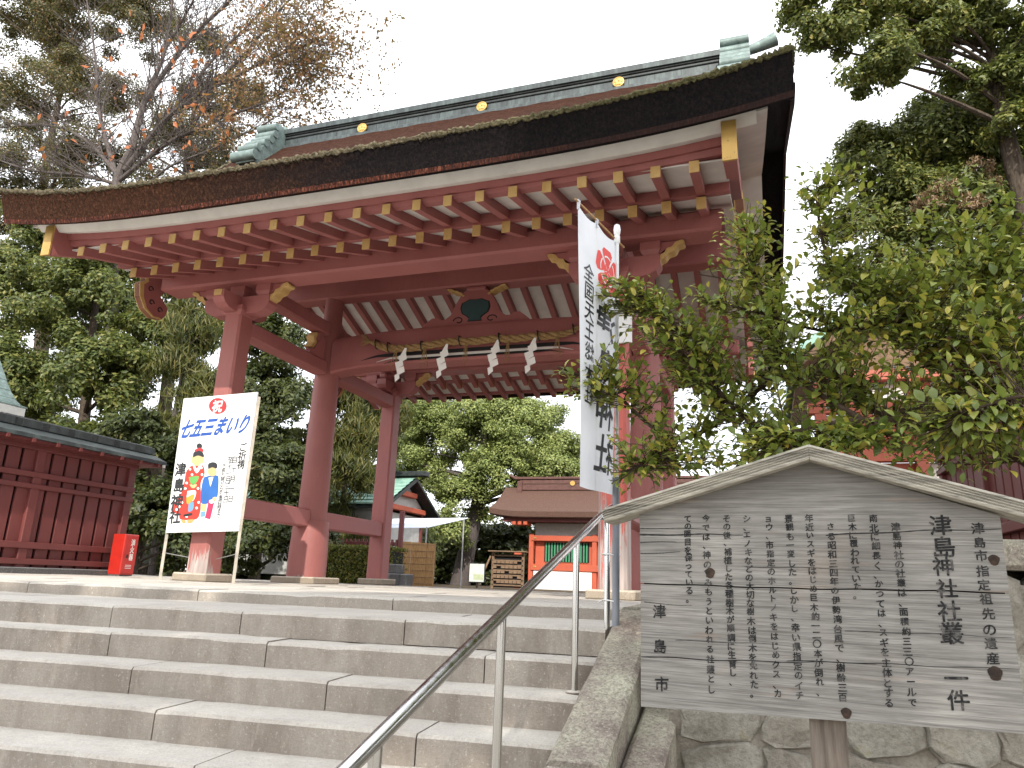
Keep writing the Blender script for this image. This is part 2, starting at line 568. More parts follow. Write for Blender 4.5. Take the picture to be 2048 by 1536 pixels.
f = n.noise(50, 5, .7, n.mapping((.5, 1, 1.6)))
n.set(n.ramp(f, [(.3, (0.145, 0.079, 0.031)), (.55, (0.304, 0.198, 0.088)), (.75, (0.396, 0.284, 0.150))]), .85, 0, .2)
n.bump(f, .6, .01)
n = NT('banner_cloth')
c = n.ramp(n.noise(6, 3, .5), [(.3, (.70, .72, .76)), (.7, (.78, .80, .84))])
n.set(c, .85, 0, .1)
tr = n.n.new('ShaderNodeBsdfTranslucent'); n.l.new(c, tr.inputs['Color'])
ms = n.n.new('ShaderNodeMixShader'); ms.inputs[0].default_value = .45
n.l.new(n.bsdf.outputs[0], ms.inputs[1]); n.l.new(tr.outputs[0], ms.inputs[2])
n.l.new(ms.outputs[0], n.n['Material Output'].inputs['Surface'])
mk('bark_brown', [(.3, (.045, .034, .026)), (.7, (.15, .12, .095))], 9, stretch=(3, 3, .6), rough=.95, bump=.8, bdist=.03, spec=.1)
mk('bark_grey', [(.3, (0.060, 0.049, 0.046)), (.7, (0.156, 0.136, 0.128))], 9, stretch=(3, 3, .8), rough=.95, bump=.6, bdist=.02, spec=.1)
mk('twig_brown', [(.3, (0.036, 0.024, 0.017)), (.7, (0.096, 0.070, 0.049))], 20, rough=.9, bump=.4, spec=.1)

def leaf_mat(name, stops, trans=.35, rough=.45, spec=.4):
    n = NT(name)
    r = n.geo('Random Per Island')
    big = n.noise(1.1, 3, .5, world_pos(n))
    k = n.math('ADD', n.math('MULTIPLY', r, .62), n.math('MULTIPLY', big, .40))
    c = n.ramp(k, stops)
    n.set(c, rough, 0, spec)
    tr = n.n.new('ShaderNodeBsdfTranslucent')
    tc = n.mix(.5, c, (0.180, 0.209, 0.035), 'MIX')
    n.l.new(tc, tr.inputs['Color'])
    ms = n.n.new('ShaderNodeMixShader')
    ms.inputs[0].default_value = trans
    out = n.n['Material Output']
    n.l.new(n.bsdf.outputs[0], ms.inputs[1])
    n.l.new(tr.outputs[0], ms.inputs[2])
    n.l.new(ms.outputs[0], out.inputs['Surface'])
    return n.m
leaf_mat('leaf_broad', [(.15, (0.040, 0.060, 0.017)), (.45, (0.091, 0.123, 0.032)), (.7, (0.172, 0.187, 0.045)), (.92, (0.281, 0.244, 0.072))])
leaf_mat('leaf_dark', [(.15, (0.021, 0.033, 0.012)), (.5, (0.053, 0.074, 0.022)), (.8, (0.104, 0.117, 0.034)), (.95, (0.226, 0.166, 0.053))])
leaf_mat('leaf_feather', [(.15, (0.038, 0.053, 0.014)), (.5, (0.095, 0.106, 0.025)), (.8, (0.164, 0.144, 0.034)), (.95, (0.252, 0.144, 0.039))])
leaf_mat('leaf_camphor', [(.15, (0.108, 0.152, 0.047)), (.45, (0.216, 0.269, 0.077)), (.7, (0.331, 0.377, 0.121)), (.95, (0.497, 0.494, 0.186))], .35)
leaf_mat('leaf_tall', [(.15, (0.053, 0.059, 0.034)), (.5, (0.120, 0.115, 0.056)), (.75, (0.232, 0.162, 0.068)), (.95, (0.412, 0.186, 0.095))])
leaf_mat('leaf_right', [(.15, (0.053, 0.079, 0.023)), (.5, (0.127, 0.158, 0.042)), (.8, (0.255, 0.253, 0.066)), (.96, (0.467, 0.332, 0.117))])
leaf_mat('leaf_autumn', [(.1, (.13, .085, .045)), (.5, (.22, .12, .06)), (.9, (.34, .15, .075))], .4)
leaf_mat('leaf_orange', [(.1, (.40, .11, .04)), (.9, (.62, .20, .08))], .4)
leaf_mat('leaf_dry', [(.1, (.24, .16, .09)), (.9, (.40, .27, .17))], .3)
leaf_mat('leaf_shrub', [(.10, (0.082, 0.126, 0.021)), (.40, (0.176, 0.234, 0.041)), (.65, (0.304, 0.337, 0.062)), (.86, (0.559, 0.472, 0.085)), (.97, (1.069, 0.550, 0.086))], .32, .32, .55)
leaf_mat('leaf_hedge', [(.15, (0.061, 0.087, 0.018)), (.5, (0.137, 0.160, 0.031)), (.9, (0.334, 0.267, 0.062))])
# single leaves vary with the object
n = NT('leaf_shrub_single')
c = n.ramp(n.rand(), [(0, (.075, .115, .026)), (.4, (.15, .19, .04)), (.75, (.25, .28, .065)), (.93, (.40, .38, .09)), (1, (.64, .42, .07))])
n.set(c, .32, 0, .55)
tr = n.n.new('ShaderNodeBsdfTranslucent')
n.l.new(n.mix(.5, c, (.30, .36, .06)), tr.inputs['Color'])
ms = n.n.new('ShaderNodeMixShader'); ms.inputs[0].default_value = .32
n.l.new(n.bsdf.outputs[0], ms.inputs[1]); n.l.new(tr.outputs[0], ms.inputs[2])
n.l.new(ms.outputs[0], n.n['Material Output'].inputs['Surface'])
M = MATS

# ------------------------------------------------------------------ ground
b = B()
b.add([(-400, -400, -1.36), (400, -400, -1.36), (400, 400, -1.36), (-400, 400, -1.36)], [(0, 1, 2, 3)])
tag(b.build('ground', M['gravel_ground'], fix=False), kind='structure')
b = B()
# raised precinct: top sheet and its front edge
b.add([(-400, -3.0, -.11), (6.9, -2.95, -.11), (6.9, 400, -.11), (-400, 400, -.11), (-400, -3.0, -1.4), (6.9, -2.95, -1.4)],
      [(0, 1, 2, 3), (4, 5, 1, 0)])
b.add([(6.9, -4.62, .30), (400, -4.62, .30), (400, -1.0, .30), (6.9, -1.0, .30), (6.9, -4.62, -1.4), (400, -4.62, -1.4), (6.9, -1.0, -.2), (400, -1.0, -.11),
       (400, 400, -.11), (6.9, 400, -.11), (6.9, -1.0, -.11)],
      [(0, 1, 2, 3), (4, 5, 1, 0), (4, 0, 3, 6), (10, 7, 8, 9), (3, 2, 7, 10)])
tag(b.build('terrace', M['earth'], fix=False), kind='structure')

# ------------------------------------------------------------------ stairs and platform paving
def course(parent, name, mat, Yc, slope, z, h, depth, cuts, x_left=-3.6, x_right=6.5, y_off=0.0, bev=.015, jit=.0035, cx=5.0):
    a = math.atan(slope)
    xs = sorted([x_left] + [c for c in cuts if x_left < c < x_right] + [x_right])
    for i in range(len(xs) - 1):
        x0, x1 = xs[i], xs[i + 1]
        L = (x1 - x0) / math.cos(a) - .007
        bb = B()
        dz = rnd.uniform(-.004, .004)
        # a worn block: chamfered box cut in three lengthwise so its nosing is not ruler straight
        n = max(3, int(L / .12))
        prof = [(0, -h), (0, -bev), (bev * .8, 0), (depth - .01, 0), (depth - .01, -h)]
        rings = []
        for k in range(n + 1):
            t = -L / 2 + L * k / n
            w = 0 if k in (0, n) else rnd.uniform(-jit, jit) + (rnd.uniform(.01, .022) if jit > .003 and rnd.random() < .05 else 0)
            e = .010 if k in (0, n) else 0
            rings.append([(t, p[0] + (w + e if j < 3 else 0), p[1] - (w * .5 + e * .5 if 0 < j < 3 else 0)) for j, p in enumerate(prof)])
        bb.loft(rings)
        o = bb.build(name, mat, parent)
        xm = (x0 + x1) / 2
        o.location = (xm, Yc + slope * (xm - cx) + y_off, z + dz)
        o.rotation_euler = (0, rnd.uniform(-.0012, .0012), a + rnd.uniform(-.002, .002))

def cuts(known, step, lo=-3.6, hi=6.5):
    c = list(known)
    x = min(known) if known else hi
    while x > lo + step * .7:
        x -= step * rnd.uniform(.85, 1.15); c.append(x)
    x = max(known) if known else hi
    while x < hi - step * 1.35:
        x += step * rnd.uniform(.85, 1.15); c.append(x)
    return c

stairs = tag(empty('stone_stairs', (0, 0, 0)), kind='structure')
levels = [(-4.48, -.085, [3.3, 4.24, 5.32]), (-4.75, -.228, [3.57, 4.62]), (-5.07, -.371, [4.04, 5.2]), (-5.40, -.514, [2.9, 4.5]),
          (-5.73, -.657, [3.4, 5.0]), (-6.06, -.80, [4.2]), (-6.39, -.943, [3.7, 5.3]), (-6.72, -1.086, [4.6]), (-7.05, -1.229, [3.9, 5.4])]
for i, (Yc, z, kn) in enumerate(levels):
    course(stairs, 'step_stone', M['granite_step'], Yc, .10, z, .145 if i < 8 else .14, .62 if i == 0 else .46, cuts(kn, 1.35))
# landing behind the first step edge
for r, (yo, d) in enumerate([(.62, .50), (1.12, .55)]):
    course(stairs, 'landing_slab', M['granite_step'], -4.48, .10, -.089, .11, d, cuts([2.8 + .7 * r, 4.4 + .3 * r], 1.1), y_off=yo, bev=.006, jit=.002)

platform = tag(empty('gate_platform', (0, 0, 0)), kind='structure')
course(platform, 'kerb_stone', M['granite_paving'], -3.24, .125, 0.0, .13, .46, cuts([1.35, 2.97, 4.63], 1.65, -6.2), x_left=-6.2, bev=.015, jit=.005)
y = .46
for r in range(13):
    d = .62 + .05 * math.sin(r * 2.1)
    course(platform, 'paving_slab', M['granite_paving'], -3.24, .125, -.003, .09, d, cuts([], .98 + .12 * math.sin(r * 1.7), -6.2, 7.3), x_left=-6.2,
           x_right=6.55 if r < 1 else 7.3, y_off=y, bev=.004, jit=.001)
    y += d

# sloping coping stones at the right end of the stairs
def coping(x0, x1, ya, yb, za, zb, th, name='coping_stone'):
    n = 8
    prof = [(x0, 0), (x0 + .02, .018), (x1 - .02, .018), (x1, 0), (x1, -th), (x0, -th)]
    rings = []
    for k in range(n + 1):
        t = k / n
        w = rnd.uniform(-.006, .006)
        rings.append([(p[0] + (w if j in (0, 3) else 0), ya + (yb - ya) * t, za + (zb - za) * t + p[1] + w * .5) for j, p in enumerate(prof)])
    b = B(); b.loft(rings)
    return b.build(name, M['lichen_stone'], stairs)
coping(6.51, 6.745, -2.7, -3.96, .03, .01, .5)
coping(6.51, 6.745, -3.98, -5.55, .00, -.53, .6)
coping(6.51, 6.745, -5.57, -7.3, -.54, -1.13, .5)
coping(6.76, 6.93, -4.2, -5.6, -.30, -.66, .8)
coping(6.76, 6.93, -5.62, -7.2, -.67, -1.2, .4)

# ------------------------------------------------------------------ dry stone retaining wall on the right
wall = tag(empty('stone_retaining_wall', (8.0, -4.75, -1.36)),
           'weathered grey retaining wall of rough fitted stones behind the wooden sign', 'wall')
bk = B(); bk.box((9.7, -4.775, -.58), (5.6, .10, 1.6)); o = bk.build('mortar_core', M['wall_stone'], wall); o.matrix_parent_inverse = wall.matrix_basis.inverted()
z = -1.36
r = 0
while z < .22:
    h = rnd.uniform(.17, .30)
    if z + h > .12: h = .30 - z
    x = 6.95 + rnd.uniform(-.0, .02)
    while x < 12.3:
        w = rnd.uniform(.15, .46)
        bb = B()
        c = (x + w / 2, -4.80, z + h / 2)
        # irregular stone: grid-jittered rounded block with a sheared joint
        sh = rnd.uniform(-.045, .045); sh2 = rnd.uniform(-.035, .035)
        front = []
        N = 12
        rings = []
        for dy, s in ((.12, 1.03), (.0, 1.03), (-.03, 1.0), (-.05, .90)):
            ring = []
            for k in range(N):
                q = 2 * math.pi * k / N
                cx_, cz_ = math.cos(q), math.sin(q)
                e = max(abs(cx_), abs(cz_))
                px_, pz_ = cx_ / e, cz_ / e
                jr = 1 + .05 * math.sin(k * 2.3 + r * 1.7 + x * 5)
                ring.append((px_ * w / 2 * s * jr + sh * pz_, dy + rnd.uniform(-.012, .012), pz_ * h / 2 * s * jr + sh2 * px_))
            rings.append(ring)
        bb.loft(rings)
        o = bb.build('wall_stone', M['wall_stone'], wall)
        o.location = Vector(c) - wall.location
        x += w + .004
    z += h + .004
    r += 1
for i, x in enumerate((7.0, 8.05, 9.1, 10.15, 11.2)):
    b = B(); b.box((x + .51, -4.70, .345), (1.03, .34, .13), .02, jit=.004)
    o = b.build('cap_stone', M['lichen_stone'], wall); o.matrix_parent_inverse = wall.matrix_basis.inverted()

# ------------------------------------------------------------------ the gate
W, D, XC = 5.72, 2.47, 2.86
gate = tag(empty('shrine_gate', (XC, D, 0)),
           'large vermilion timber shrine gate with thick bark roof at the top of the stairs', 'gate')
GI = Matrix.Translation((-XC, -D, 0))
def gp(b, name, mats, smooth=False, parent=None, fix=True):
    o = b.build(name, mats, parent or gate, smooth, fix)
    if parent is None: o.matrix_parent_inverse = GI
    else: o.matrix_parent_inverse = Matrix.Identity(4)
    return o

def base_z(i): return .10
for px in (0, W):
    for py in (0, 2 * D):
        b = B(); b.box((px, py, .05), (.56, .56, .115), .018, jit=.006); gp(b, 'base_stone', M['granite_base'])
        b = B()
        rings = []
        for z, s in ((.10, .168), (1.5, .163), (3.86, .150)):
            c = .030
            ring = [(-s + c, -s), (s - c, -s), (s, -s + c), (s, s - c), (s - c, s), (-s + c, s), (-s, s - c), (-s, -s + c)]
            rings.append([(px + q[0], py + q[1], z) for q in ring])
        b.loft(rings)
        gp(b, 'pillar', M['vermilion_worn'] if (px > 1 and py < 1) else M['red_paint_worn'] if py < 1 else M['red_paint'])
    b = B(); b.box((px, D, .045), (.82, .82, .11), .02, jit=.006); gp(b, 'base_stone', M['granite_base'])
    b = B(); b.lathe([(.252, .10), (.248, 1.3), (.232, 2.7), (.205, 4.55), (.17, 4.62), (.165, 5.10)], (px, D, 0), 28)
    colm = gp(b, 'column', M['red_paint_column'], True)
    b = B(); b.lathe([(.325, .095), (.322, .5), (.300, 1.0), (.292, 1.02)], (px, D, 0), 32)
    gp(b, 'column_sleeve', M['red_paint_column'], True, parent=colm)

# tie beams between front pillar, column and rear pillar
def ybeam(name, x, y0, y1, z0, z1, w, bev=.02, mat='red_paint'):
    b = B(); b.box((x, (y0 + y1) / 2, (z0 + z1) / 2), (w, y1 - y0, z1 - z0), bev); return gp(b, name, M[mat])
for px in (0, W):
    for k in (0, 1):
        ya, yb = (0.16, D - .22) if k == 0 else (D + .22, 2 * D - .16)
        ybeam('low_tie_beam', px, ya, yb, .915, 1.205, .24)
        ybeam('tie_beam', px, ya, yb, 3.575, 3.815, .27)
        ybeam('rainbow_beam', px, ya - .05 * (k == 0), yb + .05 * (k == 1), 4.30, 4.54, .25)
        # carved strut with ochre scrolls standing on the tie beam beside the column
        yc = D - .46 if k == 0 else D + .46
        sg = -1 if k == 0 else 1
        b = B()
        prof = [(-.30, 0), (.16, 0), (.16, .34), (.05, .48), (-.02, .48), (-.06, .40), (-.02, .30), (-.10, .22), (-.14, .12), (-.26, .06)]
        b.prism([(yc - sg * a, 3.818 + h) for a, h in prof], lambda a, h, d: (px + d, a, h), -.10, .10)
        st = gp(b, 'carved_strut', M['red_paint'])
        b = B()
        sc = [(-.16, .14), (-.05, .24), (-.11, .32), (-.05, .42), (-.10, .44), (-.19, .34), (-.14, .25), (-.24, .14)]
        b.prism([(yc - sg * a, 3.818 + h) for a, h in sc], lambda a, h, d: (px + d, a, h), -.075, .075)
        gp(b, 'ochre_scroll', M['ochre_paint'], parent=st)

# bracket complexes on the four pillars
def arm_profile(L, h):
    return [(-L, h), (-L, h * .52), (-L + .05, h * .24), (-L + .14, h * .06), (-L + .24, 0), (L - .24, 0), (L - .14, h * .06), (L - .05, h * .24), (L, h * .52), (L, h)]
scroll = [(.01, .01), (.07, .06), (.07, .10), (.13, .13), (.16, .18), (.22, .195), (.27, .25), (.34, .27), (.375, .255), (.36, .22), (.30, .205), (.26, .14), (.18, .115), (.14, .065), (.09, .04), (.06, -.01), (.03, -.02)]
scroll = [(q.x, q.y) for q in spline([(a, h, 0) for a, h in scroll + scroll[:1]], 3)[:-1]]
for px in (0, W):
    for py, fr in ((0, -1), (2 * D, 1)):
        b = B()
        b.loft([[(px + sx * s, py + sy * s, z) for sx, sy in ((-1, -1), (1, -1), (1, 1), (-1, 1))] for s, z in ((.155, 3.84), (.20, 3.90), (.20, 3.97))])
        gp(b, 'bearing_block', M['red_paint'])
        b = B(); b.prism([(px + a, 3.86 + h) for a, h in arm_profile(.58, .27)], lambda a, h, d: (a, py + d, h), -.105, .105)
        ar = gp(b, 'bracket_arm', M['red_paint'])
        b = B(); b.prism([(py + a, 3.868 + h) for a, h in arm_profile(.50, .24)], lambda a, h, d: (px + d, a, h), -.10, .10)
        ar2 = gp(b, 'bracket_arm', M['red_paint'])
        b = B(); b.box((px, py + fr * .506, 4.06), (.13, .014, .09)); gp(b, 'ochre_end', M['ochre_paint'], parent=ar2)
        for q in (-.46, 0, .46):
            b = B(); b.loft([[(px + q + sx * s, py + sy * s * .95, z) for sx, sy in ((-1, -1), (1, -1), (1, 1), (-1, 1))] for s, z in ((.09, 4.132), (.125, 4.20), (.125, 4.308))])
            gp(b, 'bearing_block', M['red_paint'])
        for sg in (-1, 1):
            b = B(); b.prism([(px + sg * (.50 + a), 4.02 + h * 1.05) for a, h in scroll], lambda a, h, d: (a, py + d, h), -.085, .085)
            gp(b, 'ochre_scroll', M['ochre_paint'], parent=ar)
            b = B(); b.prism([(px + sg * (.42 + a), 4.145 + h) for a, h in [(0, 0), (.14, .0), (.22, .06), (.30, .065), (.42, .155), (0, .16)]], lambda a, h, d: (a, py + d, h), -.07, .07)
            gp(b, 'scroll_body', M['red_paint'], parent=ar)
        # painted nosing pointing outward and backward with ochre edge
        b = B(); b.box((px, py - fr * .30, 4.19), (.16, .34, .12), .03); gp(b, 'beam_nose', M['red_paint'])

# eave purlins front and rear, ridge purlin
X0, X1 = -1.36, W + 1.36
def xbeam(name, y, z0, z1, w, x0, x1, mat='red_paint', bev=.03):
    b = B(); b.box(((x0 + x1) / 2, y, (z0 + z1) / 2), (x1 - x0, w, z1 - z0), bev); return gp(b, name, M[mat])
xbeam('eave_purlin', -.06, 4.31, 4.585, .41, X0, X1)
xbeam('eave_purlin', 2 * D + .06, 4.31, 4.585, .41, X0, X1)
xbeam('ridge_purlin', D, 5.04, 5.43, .34, X0, X1)
# main lintel with carved eyebrow groove
b = B()
pts = []
for i in range(25):
    t = i / 24
    x = .18 + (W - .36) * t
    rise = .10 * (1 - abs(2 * t - 1) ** 6)
    pts.append((x, rise))
rings = []
for x, rs in pts:
    z0 = 3.60 + rs; z1 = 4.245 + .10 * (1 - abs((x - XC) / 2.7) ** 3)
    rings.append([(x, D - .17, z0 + .0), (x, D - .205, z0 + .03), (x, D - .205, z1 - .08), (x, D - .15, z1), (x, D + .15, z1), (x, D + .205, z1 - .08), (x, D + .205, z0 + .03), (x, D + .17, z0)])
b.loft(rings)
lintel = gp(b, 'lintel', M['red_paint'], True)
for nm, dz, mt, dy, xx in (('eyebrow_groove', .165, 'dark_void', .208, .80), ('eyebrow_line', .105, 'white_plaster_board', .2085, 1.10), ('eyebrow_groove', .065, 'dark_void', .208, 1.25)):
    b = B(); pa = []; pb = []
    hh = .030 if nm == 'eyebrow_groove' and dz > .1 else .018
    for i in range(41):
        t = i / 40
        x = xx + (W - 2 * xx) * t
        rise = .10 * (1 - abs((x - XC) / (XC - .18)) ** 6)
        th = hh * min(1, 8 * t, 8 * (1 - t)) + .003
        dip = -.05 * max(0, 1 - 14 * min(t, 1 - t))
        pa.append((x, D - dy, 3.60 + rise + dz + dip - th)); pb.append((x, D - dy, 3.60 + rise + dz + dip + th))
    v = pa + pb
    b.add(v, [(i, i + 1, 41 + i + 1, 41 + i) for i in range(40)])
    gp(b, nm, M[mt], parent=lintel, fix=False)
# frog-leg strut with a dark painted panel
half = [(0, .62), (.20, .62), (.27, .55), (.36, .40), (.45, .20), (.55, .13), (.62, .12), (.70, .17), (.80, .17), (.88, .11), (.95, .05), (1.0, 0), (0, 0)]
poly = half[:-1] + [(-a, h) for a, h in reversed(half[:-1])]
b = B(); b.prism([(XC + a, 4.345 + h) for a, h in poly], lambda a, h, d: (a, D + d, h), -.10, .10)
kae = gp(b, 'frog_leg_strut', M['red_paint'])
half = [(0, .42), (.10, .43), (.16, .40), (.23, .37), (.25, .28), (.22, .19), (.14, .14), (.10, .10), (.12, .05), (0, .05)]
poly = half + [(-a, h) for a, h in reversed(half[1:-1])]
b = B(); b.prism([(XC + a * 1.10, 4.345 + .005 + h * 1.06) for a, h in poly], lambda a, h, d: (a, D + d, h), -.108, -.1005); gp(b, 'panel_rim', M['dark_void'], parent=kae)
b = B(); b.prism([(XC + a, 4.345 + .02 + h) for a, h in poly], lambda a, h, d: (a, D + d, h), -.116, -.1085); gp(b, 'painted_panel', M['teal_panel'], parent=kae)
for sg in (-1, 1):
    q = [Vector((XC + sg * (.30 + .10 * math.cos(t) * (1 - t / 9)), D - .104, 4.43 + .07 * math.sin(t) * (1 - t / 9))) for t in [i * .45 for i in range(13)]]
    b = B(); b.tube(q, .010, 5); gp(b, 'scroll_line', M['dark_void'], parent=kae)
    b = B(); b.prism([(XC + sg * (.20 + a * .9), 4.98 + h * .55 - .10) for a, h in scroll], lambda a, h, d: (a, D + d, h), -.12, .05); gp(b, 'ochre_scroll', M['ochre_paint'], parent=kae)
b = B(); b.box((XC, D, 5.0), (.36, .26, .075), .02); gp(b, 'bearing_block', M['red_paint'], parent=kae)

# ---- rafters
RX = [-1.152 + .382 * i for i in range(22)]
def zl(y): return 4.285 + .38 * (y + .97)            # lower rafter centre
def zf(y): return 4.205 + .27 * (y + 1.85) + .03 * max(0, (-1.2 - y)) ** 2
def rafter_mesh(ys, zfn, w, h):
    b = B()
    rings = [[(-w / 2, y, zfn(y) - h / 2), (w / 2, y, zfn(y) - h / 2), (w / 2, y, zfn(y) + h / 2), (-w / 2, y, zfn(y) + h / 2)] for y in ys]
    b.loft(rings)
    me = b.mesh('rafter', M['red_paint']); fix_normals(me); return me
me_low = rafter_mesh([-.97, D - .06], zl, .098, .135)
me_fly = rafter_mesh([-1.85, -1.5, -1.1, -.55], zf, .092, .118)
def cap_mesh(y, z, w, h):
    b = B(); b.box((0, y - .004, z), (w + .008, .012, h + .008)); me = b.mesh('gold_cap', M['ochre_paint']); fix_normals(me); return me
cap_low = cap_mesh(-.97, zl(-.97), .098, .135)
cap_fly = cap_mesh(-1.85, zf(-1.85), .092, .118)
mir = Matrix.Translation((0, 2 * D, 0)) @ Matrix.Rotation(math.pi, 4, 'Z')
for x in RX:
    for me, cp in ((me_low, cap_low), (me_fly, cap_fly)):
        for rear in (False, True):
            o = link('rafter', me, gate)
            o.matrix_parent_inverse = GI
            o.matrix_basis = (Matrix.Translation((x, 0, 0)) if not rear else Matrix.Translation((x, 2 * D, 0)) @ Matrix.Rotation(math.pi, 4, 'Z'))
            c = link('gold_cap', cp, o)
# ceiling boards above the rafters (white), front and rear slopes
def slope_board(name, ys, zfn, th, x0, x1, mat, parent=None):
    for rear in (False, True):
        b = B()
        f = (lambda y: 2 * D - y) if rear else (lambda y: y)
        rings = [[(x0, f(y), zfn(y)), (x1, f(y), zfn(y)), (x1, f(y), zfn(y) + th), (x0, f(y), zfn(y) + th)] for y in ys]
        b.loft(rings)
        gp(b, name, M[mat])
slope_board('ceiling_boards', [-.86, D], lambda y: zl(y) + .070, .02, X0 - .10, X1 + .10, 'white_plaster_board')
slope_board('ceiling_boards', [-1.76, -1.5, -1.1, -.80], lambda y: zf(y) + .061, .02, X0 - .10, X1 + .10, 'white_plaster_board')

# eave edge: boards that follow the upward curve of the eave
def dzc(x, a): return a * (abs(x - XC) / 4.95) ** 4
def eave_strip(name, prof, x0, x1, curve, mat):
    for rear in (False, True):
        b = B(); rings = []
        for i in range(49):
            x = x0 + (x1 - x0) * i / 48
            rings.append([(x, (2 * D - y if rear else y), z + dzc(x, curve)) for y, z in prof])
        b.loft(rings); gp(b, name, M[mat])
eave_strip('inner_fascia', [(-1.00, 4.352), (-.88, 4.375), (-.86, 4.52), (-.98, 4.50)], X0 - .1, X1 + .1, .05, 'red_paint')
eave_strip('eave_fascia', [(-1.80, 4.262), (-1.70, 4.262), (-1.70, 4.33), (-1.82, 4.33)], X0 - .1, X1 + .1, .16, 'red_paint')
eave_strip('eave_fascia', [(-1.86, 4.303), (-1.72, 4.333), (-1.72, 4.42), (-1.88, 4.385)], X0 - .12, X1 + .12, .20, 'red_paint')
eave_strip('eave_board', [(-2.00, 4.335), (-1.84, 4.388), (-1.84, 4.47), (-2.10, 4.425)], X0 - .40, X1 + .40, .22, 'white_plaster_board')

# barge rafters with gilt tips at the two gables
def barge(x, w):
    for rear in (False, True):
        f = (lambda y: 2 * D - y) if rear else (lambda y: y)
        b = B(); rings = []
        for i in range(17):
            y = -2.07 + (D + 2.07) * i / 16
            zb = 4.10 + .41 * (y + 2.07) - .05 * math.sin(math.pi * i / 16)
            h = .42 - .12 * math.sin(math.pi * i / 16) + .16 * (i / 16) ** 2
            rings.append([(x - w / 2, f(y), zb), (x + w / 2, f(y), zb), (x + w / 2, f(y), zb + h), (x - w / 2, f(y), zb + h)])
        b.loft(rings); o = gp(b, 'barge_board', M['red_paint'])
        b = B(); b.box((x, f(-2.077), 4.31), (w + .012, .03, .43), .004); gp(b, 'gilt_tip', M['gold_leaf'], parent=o)
        b = B(); b.box((x, f(-1.2 + 3.0), 5.72), (w + .016, .42, .30), .01, Matrix.Rotation((-1 if rear else 1) * R(22), 3, 'X')); gp(b, 'gilt_plate', M['gold_leaf'], parent=o)
        # white board outside and above the barge board
        b = B(); rings = []
        for i in range(17):
            y = -2.06 + (D + 2.06) * i / 16
            zb = 4.43 + dzc(x, .2) + .42 * (y + 2.06) - .05 * math.sin(math.pi * i / 16)
            xa, xb = (x + w / 2 - .06, x + w / 2 + .30) if x > XC else (x - w / 2 - .30, x - w / 2 + .06)
            rings.append([(xa, f(y), zb + .0), (xb, f(y), zb + .06), (xb, f(y), zb + .12), (xa, f(y), zb + .12)])
        b.loft(rings); gp(b, 'gable_board', M['white_plaster_board'])
barge(-1.50, .13)
barge(W + 1.50, .13)
# scroll-shaped pendants that hide the purlin ends
pend = [(.0, .75), (-.34, .62), (-.30, .50), (-.40, .42), (-.36, .22), (-.24, .06), (-.06, -.02), (.12, .0), (.20, .10), (.22, .22), (.12, .30), (.04, .36), (.10, .46), (.22, .50), (.26, .66)]
for x in (-1.545, W + 1.545):
    for yy, sg in ((-.12, 1), (2 * D + .12, -1)):
        b = B(); b.prism([(yy + sg * a, 3.93 + h) for a, h in pend], lambda a, h, d: (x + d, a, h), -.045, .045); o = gp(b, 'gable_pendant', M['red_paint'])
        edge = [(yy + sg * (a * 1.0), 3.93 + h) for a, h in pend[1:8]]
        b = B()
        inner = [(yy + sg * (a * .80), 3.955 + h * .95) for a, h in pend[1:8]]
        b.prism(edge + inner[::-1], lambda a, h, d: (x + d, a, h), -.056, .056); gp(b, 'ochre_rim', M['ochre_paint'], parent=o)
        for cc in ((-.18, .40), (-.12, .20), (.06, .14)):
            q = [Vector((x + .05, yy + sg * (cc[0] + .055 * math.cos(t) * (1 - t / 8)), 3.93 + cc[1] + .055 * math.sin(t) * (1 - t / 8))) for t in [i * .5 for i in range(12)]]
            b = B(); b.tube(q, .009, 5); gp(b, 'scroll_line', M['dark_void'], parent=o)

# ---- thick bark roof
EX0, EX1 = -2.09, 7.81
def ztop(y, x):
    s = (y + 2.43) / 4.63
    return 4.665 + 3.72 * (.52 * s + .48 * s * s) + dzc(x, .28) * max(0.0, 1 - s) ** 1.5
def zund(y, x):
    s = (y + 2.12) / (D + 2.12)
    return 4.42 + 2.45 * s + dzc(x, .24) * (1 - s)
def flare(x, y):
    s = 1 - abs(y - D) / (D + 2.43)
    return XC + (x - XC) * (1 + .030 * max(0, s))
ys_top = [-2.405, -2.2, -1.9, -1.5, -1.0, -.5, 0, .5, 1.0, 1.5, 1.9, 2.2]
nX = 72
b = B()
rings = []
for i in range(nX + 1):
    x = EX0 + (EX1 - EX0) * i / nX
    fr = [(-2.12, zund(-2.12, x) - .005), (-2.22, 4.332 + dzc(x, .23)), (-2.296, 4.312 + dzc(x, .22)), (-2.314, 4.362 + dzc(x, .225)), (-2.37, 4.52 + dzc(x, .25)), (-2.43, 4.635 + dzc(x, .275)), (-2.435, 4.665 + dzc(x, .28))]
    w = .010 * math.sin(i * 1.9) + .008 * math.sin(i * .73)
    top = [(y, ztop(y, x) + w * .6) for y in ys_top]
    front = fr + top
    rear = [(2 * D - y, z) for y, z in reversed(front)]
    und = [(2 * D + .9, zund(-.9, x)), (D + 1.2, zund(D - 1.2, x)), (D, zund(D, x)), (D - 1.2, zund(D - 1.2, x)), (-.9, zund(-.9, x))]
    ring = front + rear + und
    # lean the ends outward a little toward the top
    e = .0
    rings.append([(flare(x, y), y, z) for y, z in ring])
b.loft(rings)
nr = len(rings[0])
nf = len(fr); ntop = len(ys_top); tot_front = nf + ntop
mi = []
